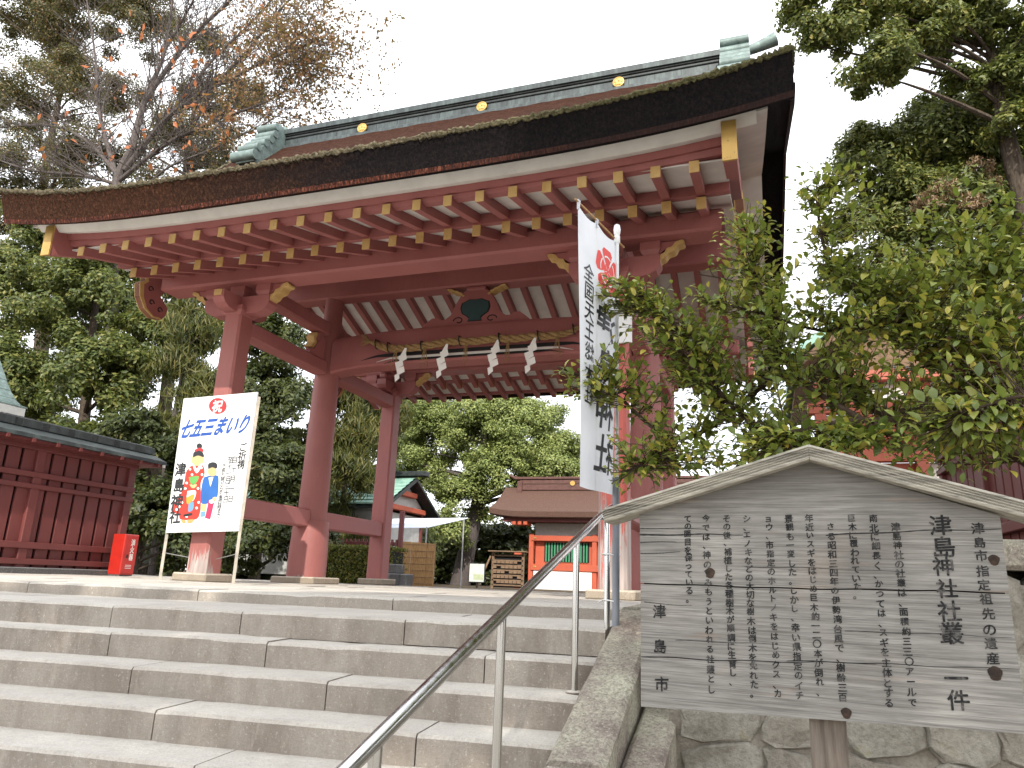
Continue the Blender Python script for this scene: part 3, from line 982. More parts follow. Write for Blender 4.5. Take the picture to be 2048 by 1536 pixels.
for i in range(nX):
    for k in range(nr):
        kk = k if k < tot_front else (2 * tot_front - 2 - k if k < 2 * tot_front - 1 else -1)
        if kk < 0: m = 0
        elif kk < 2: m = 0
        elif kk == 2: m = 1
        elif kk < 5: m = 0
        elif kk == 5: m = 0
        else: m = 2
        mi.append(m)
mi += [0, 0]
b.m = mi
roof = gp(b, 'bark_roof', [M['thatch_cut'], M['thatch_edge'], M['thatch_top']])
# ragged mossy lip along the top of both eaves and up the gable edges
def lip(fn, n, r0, seed, name='moss_lip'):
    rr = random.Random(seed)
    b = B(); P = []; rad = []
    for i in range(n + 1):
        p = fn(i / n)
        P.append((p[0], p[1] + rr.uniform(-.008, .008), p[2] + rr.uniform(-.012, .012)))
        rad.append(r0 * rr.uniform(.6, 1.35))
    b.tube(P, rad, 6)
    gp(b, name, M['moss_lip'], parent=roof)
lip(lambda t: (EX0 + (EX1 - EX0) * t, -2.43, 4.663 + dzc(EX0 + (EX1 - EX0) * t, .28)), 420, .034, 1)
lip(lambda t: (EX0 + (EX1 - EX0) * t, 2 * D + 2.43, 4.663 + dzc(EX0 + (EX1 - EX0) * t, .28)), 200, .034, 2)
for xx in (EX0, EX1):
    lip(lambda t: (flare(xx, -2.43 + 4.6 * t), -2.43 + 4.6 * t, ztop(-2.43 + 4.6 * t, xx)), 120, .03, 3)
    lip(lambda t: (flare(xx, -2.43 + 4.6 * t), 2 * D + 2.43 - 4.6 * t, ztop(-2.43 + 4.6 * t, xx)), 120, .03, 4)
# rafter-like white/red trim under the gable thatch: cut-edge strip
for xx, sg in ((EX0, -1), (EX1, 1)):
    for rear in (False, True):
        f = (lambda y: 2 * D - y) if rear else (lambda y: y)
        b = B(); rg = []
        for i in range(13):
            y = -2.28 + (D + 2.28) * i / 12
            z = zund(max(y, -2.12), xx) - .02
            xf = flare(xx, y); rg.append([(xf - sg * .03, f(y), z - .05), (xf + sg * .012, f(y), z - .03), (xf + sg * .016, f(y), z + .05), (xf - sg * .03, f(y), z + .05)])
        b.loft(rg); gp(b, 'cut_edge', M['thatch_edge'], parent=roof)

# ---- copper ridge
RX0, RX1 = -1.42, 7.14
def rbox(name, y0, y1, z0, z1, mat, x0=RX0, x1=RX1, parent=None, bev=.01):
    b = B(); b.box(((x0 + x1) / 2, (y0 + y1) / 2, (z0 + z1) / 2), (x1 - x0, y1 - y0, z1 - z0), bev)
    return gp(b, name, M[mat], parent=parent)
ridge = rbox('ridge_box', D - .27, D + .27, 8.28, 8.66, 'copper_patina')
rbox('ridge_skirt', D - .36, D + .36, 8.22, 8.345, 'copper_patina', RX0 - .05, RX1 + .05, ridge)
rbox('ridge_foot', D - .39, D + .39, 8.05, 8.218, 'copper_dark', RX0 - .05, RX1 + .05, ridge)
rbox('ridge_recess', D - .295, D + .295, 8.525, 8.575, 'copper_dark', RX0, RX1, ridge)
rbox('ridge_bead', D - .32, D + .32, 8.578, 8.602, 'copper_dark', RX0, RX1, ridge)
b = B()
cap = [(-.345, 8.615), (-.35, 8.715), (-.28, 8.745), (-.12, 8.765), (.12, 8.765), (.28, 8.745), (.35, 8.715), (.345, 8.615), (.30, 8.605), (-.30, 8.605)]
b.loft([[(x, D + a, h) for a, h in cap] for x in (RX0 + .05, RX1)])
gp(b, 'ridge_cap', M['copper_patina'], parent=ridge)
for i in range(19):   # standing seams of the copper sheet
    x = RX0 + .35 + i * .44
    b = B(); b.box((x, D - .2735, 8.43), (.012, .006, .16)); gp(b, 'sheet_seam', M['copper_dark'], parent=ridge)
for x in (.40, 2.86, 5.36):
    b = B()
    n_ = 20
    b.lathe([(.0, 0), (.096, 0), (.102, .010), (.096, .024), (.082, .027), (.075, .021), (.0, .021)], (0, 0, 0), 24)
    b.v = [(x + v[0], D - .298 - v[2], 8.46 + v[1]) for v in b.v]
    o = gp(b, 'gold_crest', M['gold_leaf'], True, parent=ridge)
    for k in range(5):
        q = R(90 + 72 * k)
        b = B(); b.lathe([(.029, 0), (.029, .008), (.02, .012)], (0, 0, 0), 10)
        b.v = [(x + v[0] + .041 * math.cos(q), D - .3195 - v[2], 8.46 + v[1] + .041 * math.sin(q)) for v in b.v]
        gp(b, 'crest_petal', M['gold_leaf'], True, parent=ridge)
# ridge-end ornaments: stepped block, side fins running down the slope, upcurved tube
for sx, xe in ((-1, RX0), (1, RX1)):
    b = B()
    b.box((xe + sx * .07, D, 8.50), (.24, .76, .50), .03)
    b.box((xe + sx * .07, D, 8.78), (.22, .60, .16), .04)
    b.box((xe + sx * .07, D, 8.62), (.26, .80, .05), .015)
    o = gp(b, 'ridge_end_block', M['copper_pale'], parent=ridge)
    b = B()
    b.box((xe + sx * .205, D, 8.53), (.03, .84, .62), .01)
    b.box((xe + sx * .205, D, 8.86), (.03, .5, .08), .01)
    gp(b, 'ridge_end_plate', M['copper_pale'], parent=ridge)
    for fs in (-1, 1):
        prof = [(.30, 8.70), (.50, 8.74), (.60, 8.60), (.58, 8.40), (.72, 8.22), (.86, 8.05), (1.02, 7.86), (1.16, 7.66), (1.10, 7.56), (.92, 7.58), (.70, 7.74), (.45, 7.96), (.30, 8.2)]
        b = B(); b.prism([(D + fs * a, h) for a, h in prof], lambda a, h, d: (xe + sx * (.13 + d), a, h), -.20, .20)
        gp(b, 'ridge_end_fin', M['copper_pale'], parent=ridge)
        for k, (a, h) in enumerate(((.58, 8.62), (.60, 8.44), (.70, 8.27), (.84, 8.10), (1.02, 7.90))):
            b = B(); b.tube([(xe + sx * (-.09), D + fs * a, h), (xe + sx * .36, D + fs * a, h)], .075, 10); gp(b, 'fin_roll', M['copper_pale'], True, parent=ridge)
        b = B(); b.tube([(xe + sx * (-.12), D + fs * 1.12, 7.68), (xe + sx * .40, D + fs * 1.12, 7.68)], .10, 12); gp(b, 'fin_roll', M['copper_pale'], True, parent=ridge)
    path = [(xe + sx * (.18 + .60 * t), D, 8.83 + .08 * t + .08 * t * t) for t in [i / 8 for i in range(9)]]
    b = B(); b.tube(path, [.080 + .04 * (i / 8) ** 2 for i in range(9)], 16); gp(b, 'ridge_tube', M['copper_pale'], True, parent=ridge)

# ------------------------------------------------------------------ lettering
def text_mesh(body, size, bold=0.0, line=1.0, align='CENTER', sx=1.0):
    cu = bpy.data.curves.new('lettering', 'FONT')
    cu.body = body
    cu.size = size
    cu.offset = bold
    cu.align_x = align
    cu.align_y = 'TOP'
    cu.space_line = line
    cu.resolution_u = 3
    o = bpy.data.objects.new('lettering', cu)
    COL.objects.link(o)
    bpy.context.view_layer.update()
    me = bpy.data.meshes.new_from_object(o.evaluated_get(bpy.context.evaluated_depsgraph_get()))
    bpy.data.objects.remove(o)
    v = np.empty(len(me.vertices) * 3); me.vertices.foreach_get('co', v)
    return me, v.reshape(-1, 3)

def lettering(body, size, mat, fn, parent, bold=0.0, line=1.0, top=None, height=None, cx=0.0, sx=1.0, shear=0.0, mirror=False, name='lettering', align='CENTER'):
    """flat letters: body laid out in a plane, then fn(a, b) -> world point"""
    me, v = text_mesh(body, size, bold, line, align)
    x = v[:, 0] * sx; y = v[:, 1].copy()
    if height: y = (y - y.max()) * (height / max(1e-6, (y.max() - y.min())))
    x = x + shear * (y - y.mean())
    if mirror: x = -x
    co = np.array([fn(cx + a, top + b) for a, b in zip(x, y)])
    me.vertices.foreach_set('co', co.ravel())
    me.materials.clear(); me.materials.append(MATS[mat]); me.update()
    o = link(name, me, parent)
    return o

def child(o, parent):
    o.parent = parent
    o.matrix_parent_inverse = parent.matrix_basis.inverted()
    return o

_pm, _pv = text_mesh('一\n一', 1.0, 0, 2.0)
PITCH = float(_pv[:, 1].max() - _pv[:, 1].min()); PITCH = PITCH - .0 if PITCH > 1 else 2.0
PITCH = abs(float(_pv[_pv[:, 1] > _pv[:, 1].mean()][:, 1].mean() - _pv[_pv[:, 1] < _pv[:, 1].mean()][:, 1].mean()))
def column(body, size, mat, fn, bold, top, height, cx, jit=.05, slant=.07, seed=0, sx=1.0, mirror=False, thick=0.0, nrm=(0, 0, 0)):
    """vertical line of hand-set characters, evenly pitched between top and top-height"""
    rr = random.Random(seed)
    me, v = text_mesh('\n'.join(body), size, bold, 2.0)
    p = PITCH * size; n = len(body)
    ref = text_mesh('国', size, 0, 2.0)[1]; g_top, g_h = ref[:, 1].max(), ref[:, 1].max() - ref[:, 1].min()
    k = np.clip(np.floor((g_top - v[:, 1] + (p - g_h) * .5) / p), 0, n - 1).astype(int)
    y = v[:, 1] - g_top + k * p
    pit = (height - g_h) / max(1, n - 1)
    jx = np.array([rr.uniform(-jit, jit) * size for _ in range(n)]); jy = np.array([rr.uniform(-jit, jit) * size for _ in range(n)]); js = np.array([rr.uniform(.90, 1.06) for _ in range(n)])
    x = v[:, 0] * sx * js[k]
    if mirror: x = -x
    Y = y * js[k] + slant * x - k * pit + jy[k]
    X = x + jx[k]
    co = np.array([fn(cx + a, top + c) for a, c in zip(X, Y)])
    if thick:                      # a heavier brush: the same strokes laid again a hair to each side
        fs = [tuple(pl.vertices) for pl in me.polygons]; nv = len(co); V = [co]; F = list(fs)
        for m_, (dx, dy) in enumerate(((thick, 0), (-thick, 0), (0, thick), (0, -thick))):
            V.append(np.array([fn(cx + a + dx, top + c + dy) for a, c in zip(X, Y)]) + np.array(nrm) * .0002 * (m_ + 1))
            F += [tuple(q + nv * (m_ + 1) for q in f) for f in fs]
        me = bpy.data.meshes.new('lettering'); me.from_pydata(np.concatenate(V).tolist(), [], F); me.materials.append(MATS[mat]); me.update()
        return link('lettering', me)
    me.vertices.foreach_set('co', co.ravel()); me.materials.clear(); me.materials.append(MATS[mat]); me.update()
    return link('lettering', me)

# ------------------------------------------------------------------ wooden explanation sign
SP = Vector((7.00731, -6.30206, .15941)); SD = Vector((.99768, -.06802, 0)); SN = Vector((-.06802, -.99768, 0)); SZ = Vector((0, 0, 1))
def sg(a, b, d=0.0): return SP + SD * a + SZ * b + SN * d
sign = tag(empty('wooden_sign', (sg(.47, 0)[0], sg(.47, 0)[1], -1.36)), 'weathered grey wooden sign with gabled top and brushed black Japanese columns of text', 'sign')
smat = Matrix((tuple(SD) + (0,), tuple(SN) + (0,), tuple(SZ) + (0,), (0, 0, 0, 1))).transposed().to_3x3()
SM = Matrix.Translation(SP) @ smat.to_4x4()
def spart(b, name, mat, par=None):
    me = b.mesh(name, M[mat]); fix_normals(me)
    o = link(name, me, None)
    o.matrix_world = SM
    o.parent = par or sign
    o.matrix_parent_inverse = (par or sign).matrix_world.inverted() if par else Matrix.Translation((-sign.location.x, -sign.location.y, -sign.location.z))
    return o
def subpart(b, name, mat, par):
    me = b.mesh(name, M[mat]); fix_normals(me)
    return link(name, me, par)          # same local frame as the plank
# board planks in local (x = along, y = toward viewer, z = up)
def plank(poly, y0=-.03, y1=0.0, name='plank', mat='weathered_wood'):
    b = B(); b.prism(poly, lambda a, h, d: (a, d, h), y0, y1); return spart(b, name, mat)
wob = lambda x, s: .003 * math.sin(x * 9 + s) + .002 * math.sin(x * 31 + s * 2)
xs = [i * .936 / 24 for i in range(25)]
seam = lambda x: .003 + .011 * x / .936
pk_top = plank([(x, seam(x) + .0015 + wob(x, 1) * .5) for x in xs] + [(.938, .205), (.468, .368), (-.001, .212)])
pk_low = plank([(-.002, -.337), (.936, -.312)] + [(x, seam(x) - .0022 + wob(x, 1) * .5) for x in reversed(xs)], -.032, -.002)
bb = B(); bb.box((.468, -.040, -.02), (.930, .012, .44)); spart(bb, 'backing_board', 'dark_void')
# long drying cracks
for z0, z1, x0, x1, t in ((.144, .152, -.001, .30, .0022), (.152, .173, .52, .937, .0018), (-.202, -.178, 0, .62, .0016), (-.186, -.163, .40, .937, .0012), (.124, .126, 0, .11, .0012),
                          (.094, .100, 0, .12, .0012), (-.048, -.050, .01, .15, .0010), (.165, .167, .0, .20, .0010), (-.150, -.146, .1, .42, .0008), (-.10, -.092, .55, .93, .0008), (.062, .058, .3, .7, .0008)):
    b = B(); n = 24; pa = []; pb = []
    for i in range(n + 1):
        s = i / n; x = x0 + (x1 - x0) * s; z = z0 + (z1 - z0) * s + wob(x, z0 * 50) * .7
        th = t * (1 - .55 * s) * (.7 + .5 * abs(math.sin(i * 1.7)))
        yy = .0008 if z > .012 else -.0012
        pa.append((x, yy, z - th)); pb.append((x, yy, z + th))
    b.add(pa + pb, [(i, i + 1, n + 2 + i, n + 1 + i) for i in range(n)])
    subpart(b, 'drying_crack', 'dark_void', pk_top if z0 > .02 else pk_low)
for kx, kz, r in ((.204, .041, .013), (.912, .094, .012), (.884, -.179, .015), (.539, -.303, .012)):
    yy = .0 if kz > .01 else -.002
    b = B(); b.lathe([(0, .0), (r * 1.0, .0), (r * 1.05, .0014), (r * .6, .0022), (0, .001)], (0, 0, 0), 14)
    b.v = [(kx + v[0] * (1 + .15 * math.sin(v[1] * 300)), yy + v[2], kz + v[1] * 1.1) for v in b.v]
    subpart(b, 'knot', 'knot_wood', pk_top if kz > .01 else pk_low)
# gable roof boards: front-grooved rails
def rail_board(xa, za, xb, zb):
    b = B()
    d = Vector((xb - xa, 0, zb - za)); L = d.length; d.normalize(); nrm = Vector((-d.z, 0, d.x))
    if nrm.z < 0: nrm = -nrm
    prof = [(-.07, 0), (-.07, .040), (.050, .040), (.052, .034), (.046, .031), (.052, .028), (.046, .025), (.052, .021), (.046, .018), (.052, .014), (.046, .011), (.052, .006), (.048, 0)]
    rings = []
    for t in (0, .012, .5, .95, 1):
        p = Vector((xa, 0, za)) + d * L * t
        ring = [p + nrm * q[1] * (.9 if t == 0 else 1) + Vector((0, q[0], 0)) for q in prof]
        if t == 1: ring = [q + d * ((xb - q.x) / d.x) for q in ring]      # mitred at the apex
        rings.append([tuple(q) for q in ring])
    b.loft(rings)
    return spart(b, 'roof_rail', 'weathered_roof_wood')
rail_board(-.098, .180, .4916, .357)
rail_board(1.075, .168, .4924, .357)
b = B(); b.box((.4915, -.075, -.90), (.092, .075, 1.22), .006)
spart(b, 'post', 'post_wood')
cols_txt = [(.884, .186, .345, .031, '津島市指定祖先の遺産', 'ink_faint', .0003),
    (.800, .202, .476, .056, '津島神社社叢　一件', 'ink', .0007),
    (.696, .186, .460, .0232, '津島神社の社叢は、面積約三三〇アールで', 'ink_faint', .0002),
    (.6425, .207, .487, .0232, '南北に細長く、かつては、スギを主体とする', 'ink_faint', .0002),
    (.589, .207, .223, .0232, '巨木に覆われていた。', 'ink_faint', .0002),
    (.534, .184, .460, .0232, 'さる昭和三四年の伊勢湾台風で、樹齢三百', 'ink_faint', .0002),
    (.479, .207, .473, .0232, '年近いスギをはじめ巨木約一二〇本が倒れ、', 'ink_faint', .0002),
    (.427, .207, .487, .0232, '景観も一変した。しかし、幸い県指定のイチ', 'ink_faint', .0002),
    (.372, .207, .488, .0232, 'ョウ、市指定のホルトノキをはじめクス、カ', 'ink_faint', .0002),
    (.312, .207, .493, .0232, 'シ、エノキなどの大切な樹木は倒木を免れた。', 'ink_faint', .0002),
    (.256, .206, .467, .0232, 'その後、補植した各種樹木が順調に生育し、', 'ink_faint', .0003),
    (.197, .206, .490, .0232, '今では、神のすみもうといわれる社叢とし', 'ink_faint', .0003),
    (.143, .206, .249, .0232, 'ての面目を保っている。', 'ink', .0003),
    (.057, -.055, .232, .040, '津　島　市', 'ink', .0006)]
for cx, top, hgt, size, body, mt, bold in cols_txt:
    fn = lambda a, h: sg(a, h, .0012 if h > seam(a) else -.0007)
    o = column(body, size, mt, fn, 0, top, hgt, cx, seed=int(cx * 1000), thick=.0004 + bold * .8, nrm=tuple(SN * .4))
    tag(child(o, sign), kind='stuff')

# ------------------------------------------------------------------ festival notice panel
NY = -.34
NQ = [(-.47, 2.52), (.79, 2.56), (.77, .665), (-.42, .625)]     # TL TR BR BL in x,z
notice = tag(empty('festival_notice_panel', (.16, NY, 0)), 'tall white festival notice panel with drawn children, blue headline and red circle', 'notice board')
def nq(u, v, d=0.0):
    (ax, az), (bx, bz), (cx, cz), (dx, dz) = NQ
    x = (ax * (1 - u) + bx * u) * (1 - v) + (dx * (1 - u) + cx * u) * v
    z = (az * (1 - u) + bz * u) * (1 - v) + (dz * (1 - u) + cz * u) * v
    return Vector((x, NY - .012 - d, z))
b = B()
pf = [nq(u, v) for u, v in ((0, 0), (1, 0), (1, 1), (0, 1))]
b.add([tuple(p) for p in pf] + [(p.x, p.y + .024, p.z) for p in pf], [(0, 1, 2, 3), (7, 6, 5, 4), (0, 4, 5, 1), (1, 5, 6, 2), (2, 6, 7, 3), (3, 7, 4, 0)])
panel = child(b.build('panel', M['panel_white']), notice)
for xt, xb in ((-.45, -.435), (.795, .765)):
    b = B(); b.tube([(xb, NY + .03, 0.0), (xb, NY + .03, .6), (xt, NY + .03, 2.50)], .026, 4, twist=0); child(b.build('leg', M['old_batten']), notice)
b = B(); b.tube([(-.435, NY + .02, .36), (-.17, -.12, .31)], .006, 5); child(b.build('tie_wire', M['galvanised_wire']), notice)
b = B(); b.tube([(.765, NY + .02, .37), (.18, .0, .30)], .006, 5); child(b.build('tie_wire', M['galvanised_wire']), notice)
# homography from the drawing's own pixel frame to panel u,v
def homog(src):
    A = []
    dst = [(0, 0), (1, 0), (1, 1), (0, 1)]
    for (x, y), (u, v) in zip(src, dst):
        A.append([x, y, 1, 0, 0, 0, -u * x, -u * y]); A.append([0, 0, 0, x, y, 1, -v * x, -v * y])
    h = np.linalg.solve(np.array(A, float), np.array([q for p in dst for q in p], float))
    return np.append(h, 1).reshape(3, 3)
HN = homog([(205, 128), (757, 80), (612, 1105), (68, 1112)])
def hp(x, y):
    q = HN @ np.array([x, y, 1.0]); return q[0] / q[2], q[1] / q[2]
LAY = [0]
def shape(pts, mat, layer, name='printed_shape', smooth=True):
    if smooth:
        q = spline([(p[0], p[1], 0) for p in pts + [pts[0]]], 4)[:-1]; pts = [(p.x, p.y) for p in q]
    b = B()
    vs = [tuple(nq(*hp(x, y), .0006 + .0005 * layer)) for x, y in pts]
    b.add(vs, [tuple(range(len(vs)))])
    return child(b.build(name, M[mat], fix=False), panel)
def disc(cx, cy, rx, ry, mat, layer): return shape([(cx + rx * math.cos(t), cy + ry * math.sin(t)) for t in [i * math.pi / 12 for i in range(24)]], mat, layer, smooth=False)
disc(459, 186, 67, 62, 'print_red', 0)
# girl in kimono
shape([(250, 640), (220, 680), (205, 760), (185, 830), (150, 880), (112, 930), (112, 965), (165, 985), (180, 1020), (290, 1022), (325, 975), (332, 860), (330, 760), (358, 700), (350, 640), (310, 618)], 'print_kimono', 0)
disc(306, 590, 48, 46, 'print_skin', 1)
shape([(272, 575), (275, 540), (300, 520), (330, 520), (350, 545), (352, 572), (310, 560)], 'print_black', 2)
disc(320, 490, 21, 22, 'print_black', 2)
shape([(283, 518), (320, 502), (350, 515), (345, 533), (316, 522), (290, 532)], 'print_red', 3)
shape([(285, 628), (300, 655), (326, 622), (340, 632), (300, 690), (272, 640)], 'panel_white', 2)
shape([(240, 718), (315, 712), (290, 765), (258, 768)], 'print_green', 2)
shape([(245, 770), (300, 770), (285, 795), (262, 795)], 'print_skin', 2)
shape([(232, 818), (290, 815), (292, 850), (270, 890), (225, 885)], 'panel_white', 2)
shape([(222, 865), (280, 840), (275, 880), (230, 912)], 'print_gold', 3)
shape([(240, 910), (275, 895), (272, 950), (238, 965)], 'print_pale_blue', 3)
shape([(205, 985), (262, 975), (262, 992), (203, 1000)], 'print_black', 3)
shape([(178, 1025), (205, 1022), (222, 1040), (200, 1050)], 'print_orange', 1)
shape([(228, 1022), (280, 1022), (262, 1046), (232, 1046)], 'print_orange', 1)
for q in ((250, 660), (335, 650), (225, 760), (190, 900), (150, 950), (215, 800), (315, 900), (300, 940), (310, 800), (225, 1000), (340, 700), (170, 930), (265, 700)):
    disc(q[0], q[1], 9, 9, 'paper_white', 3)
# boy in suit
shape([(352, 720), (395, 708), (450, 706), (464, 730), (458, 850), (432, 870), (425, 900), (345, 912), (330, 880), (335, 790)], 'print_suit_blue', 1)
shape([(388, 722), (425, 720), (402, 790)], 'panel_white', 2, smooth=False)
disc(416, 678, 34, 36, 'print_skin', 2)
shape([(386, 660), (385, 625), (410, 610), (440, 612), (455, 630), (448, 656), (415, 648)], 'print_black', 3)
shape([(420, 866), (445, 862), (440, 890), (415, 895)], 'print_skin', 2)
shape([(392, 882), (435, 888), (402, 1022), (362, 1012)], 'print_pink', 3, smooth=False)
disc(412, 895, 18, 14, 'panel_white', 4)
shape([(335, 912), (375, 910), (368, 965), (330, 962)], 'print_skin', 1, smooth=False)
shape([(332, 965), (368, 965), (362, 1002), (330, 1005)], 'print_pale_blue', 1, smooth=False)
for x, y in ((340, 1036), (396, 1034), (340, 1044), (396, 1042), (456, 1060)):
    shape([(x - 20, y - 2), (x + 16, y - 4), (x + 16, y - 1), (x - 20, y + 1)], 'print_black', 1, smooth=False)
# girl and boy outlines (thin dark lines)
def uv_at(x, y): return hp(x, y)
def nlet(body, x, y, x2, y2, size, mat, bold=0.0, layer=2, horiz=False, sx=1.0, shear=0.0):
    u0, v0 = hp(x, y); u1, v1 = hp(x2, y2)
    Wp, Hp = 1.25, 1.87
    if horiz:
        fn = lambda a, h: nq(u0 + a / Wp, v0 - h / Hp + (v1 - v0) * (a / Wp) / max(1e-6, u1 - u0), .0006 + .0005 * layer)
        o = lettering(body, size, mat, fn, None, bold, 1.0, 0, None, 0, sx, shear, align='LEFT')
    else:
        hgt = (v1 - v0) * Hp
        fn = lambda a, h: nq(u0 + (u1 - u0) * (-h / hgt) + a / Wp, v0 - h / Hp, .0006 + .0005 * layer)
        o = column(body, size, mat, fn, 0, 0, hgt, 0, .02, .03, 3, sx, thick=bold, nrm=(0, -1, 0))
    child(o, panel)
def hfit(body, x0, y0, x1, y1, hpx, mat, bold):
    # headline: fit between two points of the drawing, leaning like brush letters
    u0, v0 = hp(x0, y0); u1, v1 = hp(x1, y1); u2, v2 = hp(x0, y0 + hpx)
    me, v = text_mesh(body, .3, bold, 1, 'LEFT')
    x = (v[:, 0] - v[:, 0].min()) / (v[:, 0].max() - v[:, 0].min()); y = (v[:, 1] - v[:, 1].min()) / (v[:, 1].max() - v[:, 1].min())
    x = x + .10 * (y - .5)
    co = np.array([nq(u0 + (u1 - u0) * a, v0 + (v1 - v0) * a + (v2 - v0) * (1 - c), .0016) for a, c in zip(x, y)])
    me.vertices.foreach_set('co', co.ravel()); me.materials.clear(); me.materials.append(MATS[mat]); me.update()
    child(link('lettering', me), panel)
hfit('祝', 424, 142, 502, 138, 96, 'panel_white', .008)
hfit('七五三まいり', 196, 292, 700, 248, 140, 'print_blue', .012)
nlet('ご祈祷', 650, 470, 628, 664, .14, 'print_black', .003)
nlet('自十月一日', 588, 565, 552, 900, .10, 'print_black', .0015)
nlet('至十一月三十日', 554, 572, 516, 905, .10, 'print_black', .0015)
nlet('午前九時から午後四時まで', 508, 620, 460, 1015, .075, 'print_black', .0015)
nlet('津島神社', 186, 618, 132, 1052, .21, 'print_black', .007)

# ------------------------------------------------------------------ stainless handrail
hr = tag(empty('handrail', (6.42, -5.9, -.8)), 'polished stainless steel handrail climbing the right side of the stairs', 'handrail')
def zr(y): return .39 + .30 * (y + 4.68)
b = B()
pp = [(6.42, y, zr(y)) for y in (-8.3, -7.2, -6.0, -5.0, -4.2)] + [(6.425, -3.95, .605), (6.44, -3.72, .665)]
b.tube(pp, .0215, 20); child(b.build('rail', M['stainless'], smooth=True), hr)
for y, zb in ((-4.71, -.371), (-5.86, -.70), (-6.78, -1.0), (-8.1, -1.36)):
    b = B(); b.tube([(6.42, y, zb), (6.42, y, zr(y))], .0172, 16); pst = child(b.build('post', M['stainless'], smooth=True), hr)
    b = B(); b.lathe([(.045, 0), (.045, .004), (.03, .008), (.018, .010)], (6.42, y, zb), 18); child(b.build('post_flange', M['granite_step'], smooth=True), pst)
b = B(); b.tube([(6.475, -4.17, -.085), (6.475, -4.17, zr(-4.17) - .02), (6.43, -4.12, zr(-4.12))], .0172, 16); child(b.build('post', M['stainless'], smooth=True), hr)

# ------------------------------------------------------------------ banner on its pole, in a grey pipe
FP = Vector((6.535, -4.22, 0)); FT = Vector((6.405, -4.77, 0))
flag = tag(empty('banner', (FP.x, FP.y, -.085)), 'tall narrow white banner with red flower crest and brushed black characters on a pole', 'banner')
b = B(); b.tube([(FP.x, FP.y, -.08), (FP.x + .006, FP.y, 1.0), (FP.x + .01, FP.y - .01, 2.36)], .0125, 12); child(b.build('pole', M['white_pole'], smooth=True), flag)
b = B(); b.lathe([(.014, 0), (.020, .01), (.020, .05), (.015, .055), (.021, .075), (.024, .10), (.018, .13), (.004, .14)], (FP.x + .01, FP.y - .01, 2.30), 14); child(b.build('pole_cap', M['white_pole'], smooth=True), flag)
bd = (FT - FP).normalized()
b = B(); b.tube([FP - bd * .13 + Vector((0, 0, 2.335)), FP + bd * .58 + Vector((0, 0, 2.345))], .006, 8); child(b.build('crossbar', M['reed_screen'], smooth=True), flag)
bn = Vector((bd.y, -bd.x, 0)); bn = bn if bn.x > 0 else -bn     # toward the viewer's side
def cloth(u, v, off=0.0):
    """u 0 at the tip .. 1 at the pole, v 0 top .. 1 bottom"""
    p = FP + bd * (.545 * (1 - u))
    sag = .030 * math.sin(math.pi * (u * 2 % 1)) * max(0, 1 - 10 * v)
    z = 2.325 - sag - v * (1.66 - .01 * u)
    w = .012 * math.sin(3.1 * v + 2.0 * u) * v + .005 * math.sin(9 * u + 2 * v) * (.3 + v)
    return p + bn * (w + off) + Vector((0, 0, z)) + bd * (-.06 * v * (1 - u))
b = B(); nu, nv = 18, 60
vs = [tuple(cloth(i / nu, j / nv)) for j in range(nv + 1) for i in range(nu + 1)]
b.add(vs, [(j * (nu + 1) + i, j * (nu + 1) + i + 1, (j + 1) * (nu + 1) + i + 1, (j + 1) * (nu + 1) + i) for j in range(nv) for i in range(nu)])
cl = child(b.build('cloth', M['banner_cloth'], smooth=True, fix=False), flag)
for u in (.0, .46, .97):
    b = B(); p0 = cloth(u, 0); b.tube([p0 + Vector((0, 0, -.03)), p0 + Vector((0, 0, .035)), p0 + bn * .012 + Vector((0, 0, .02)), p0 + bn * .006 + Vector((0, 0, -.03))], .006, 5); child(b.build('cloth_tab', M['banner_cloth']), flag)
b = B()
vs = [tuple(cloth(.455 + .02 * s, j / 40, .0012)) for j in range(41) for s in (0, 1)]
b.add(vs, [(2 * j, 2 * j + 1, 2 * j + 3, 2 * j + 2) for j in range(40)]); child(b.build('hem_fold', M['panel_white'], fix=False), cl)
CW, CH = .545, 1.66
def cfn(off): return lambda a, h: cloth(a / CW, -h / CH, off)
def flower(pts, mat, off, name='crest_petal'):
    b = B(); f = cfn(off); vs = [tuple(f(a, -h)) for a, h in pts]; b.add(vs, [tuple(range(len(vs)))]); return child(b.build(name, M[mat], fix=False), cl)
ccx, ccy, crd = .74 * CW, .165 * CH, .165
for k in range(5):
    q = R(-90 + 72 * k)
    def P(r, t): return (ccx + r * math.cos(t), ccy + r * math.sin(t))
    flower([P(.055, q - .50), P(crd * .66, q - .55), P(crd * .88, q - .50), P(crd, q - .30), P(crd * .97, q), P(crd, q + .30), P(crd * .88, q + .50), P(crd * .66, q + .55), P(.055, q + .50)], 'crest_red', .0025)
    ring = [P(crd * .60 * (1 + .05 * math.cos(3 * t)), q + t) for t in (-.45, -.25, 0, .25, .45)]; inner = [P(crd * .54 * (1 + .05 * math.cos(3 * t)), q + t) for t in (.45, .25, 0, -.25, -.45)]
    flower(ring + inner, 'panel_white', .0040, 'crest_line')
    flower([P(.012, q + .62 - .15), P(crd * .55, q + .62), P(.012, q + .62 + .15)], 'panel_white', .0040, 'crest_line')
flower([(ccx + .052 * math.cos(t), ccy + .052 * math.sin(t)) for t in [i * math.pi / 10 for i in range(20)]], 'crest_red', .0032, 'crest_core')
for i, (ch, v) in enumerate(zip('津島神社', (.375, .545, .705, .865))):
    o = lettering(ch, .29, 'print_black', cfn(.003), None, .006, 1, -(v - .07) * CH, .235, .70 * CW, 1.0, -.18, True); child(o, cl)
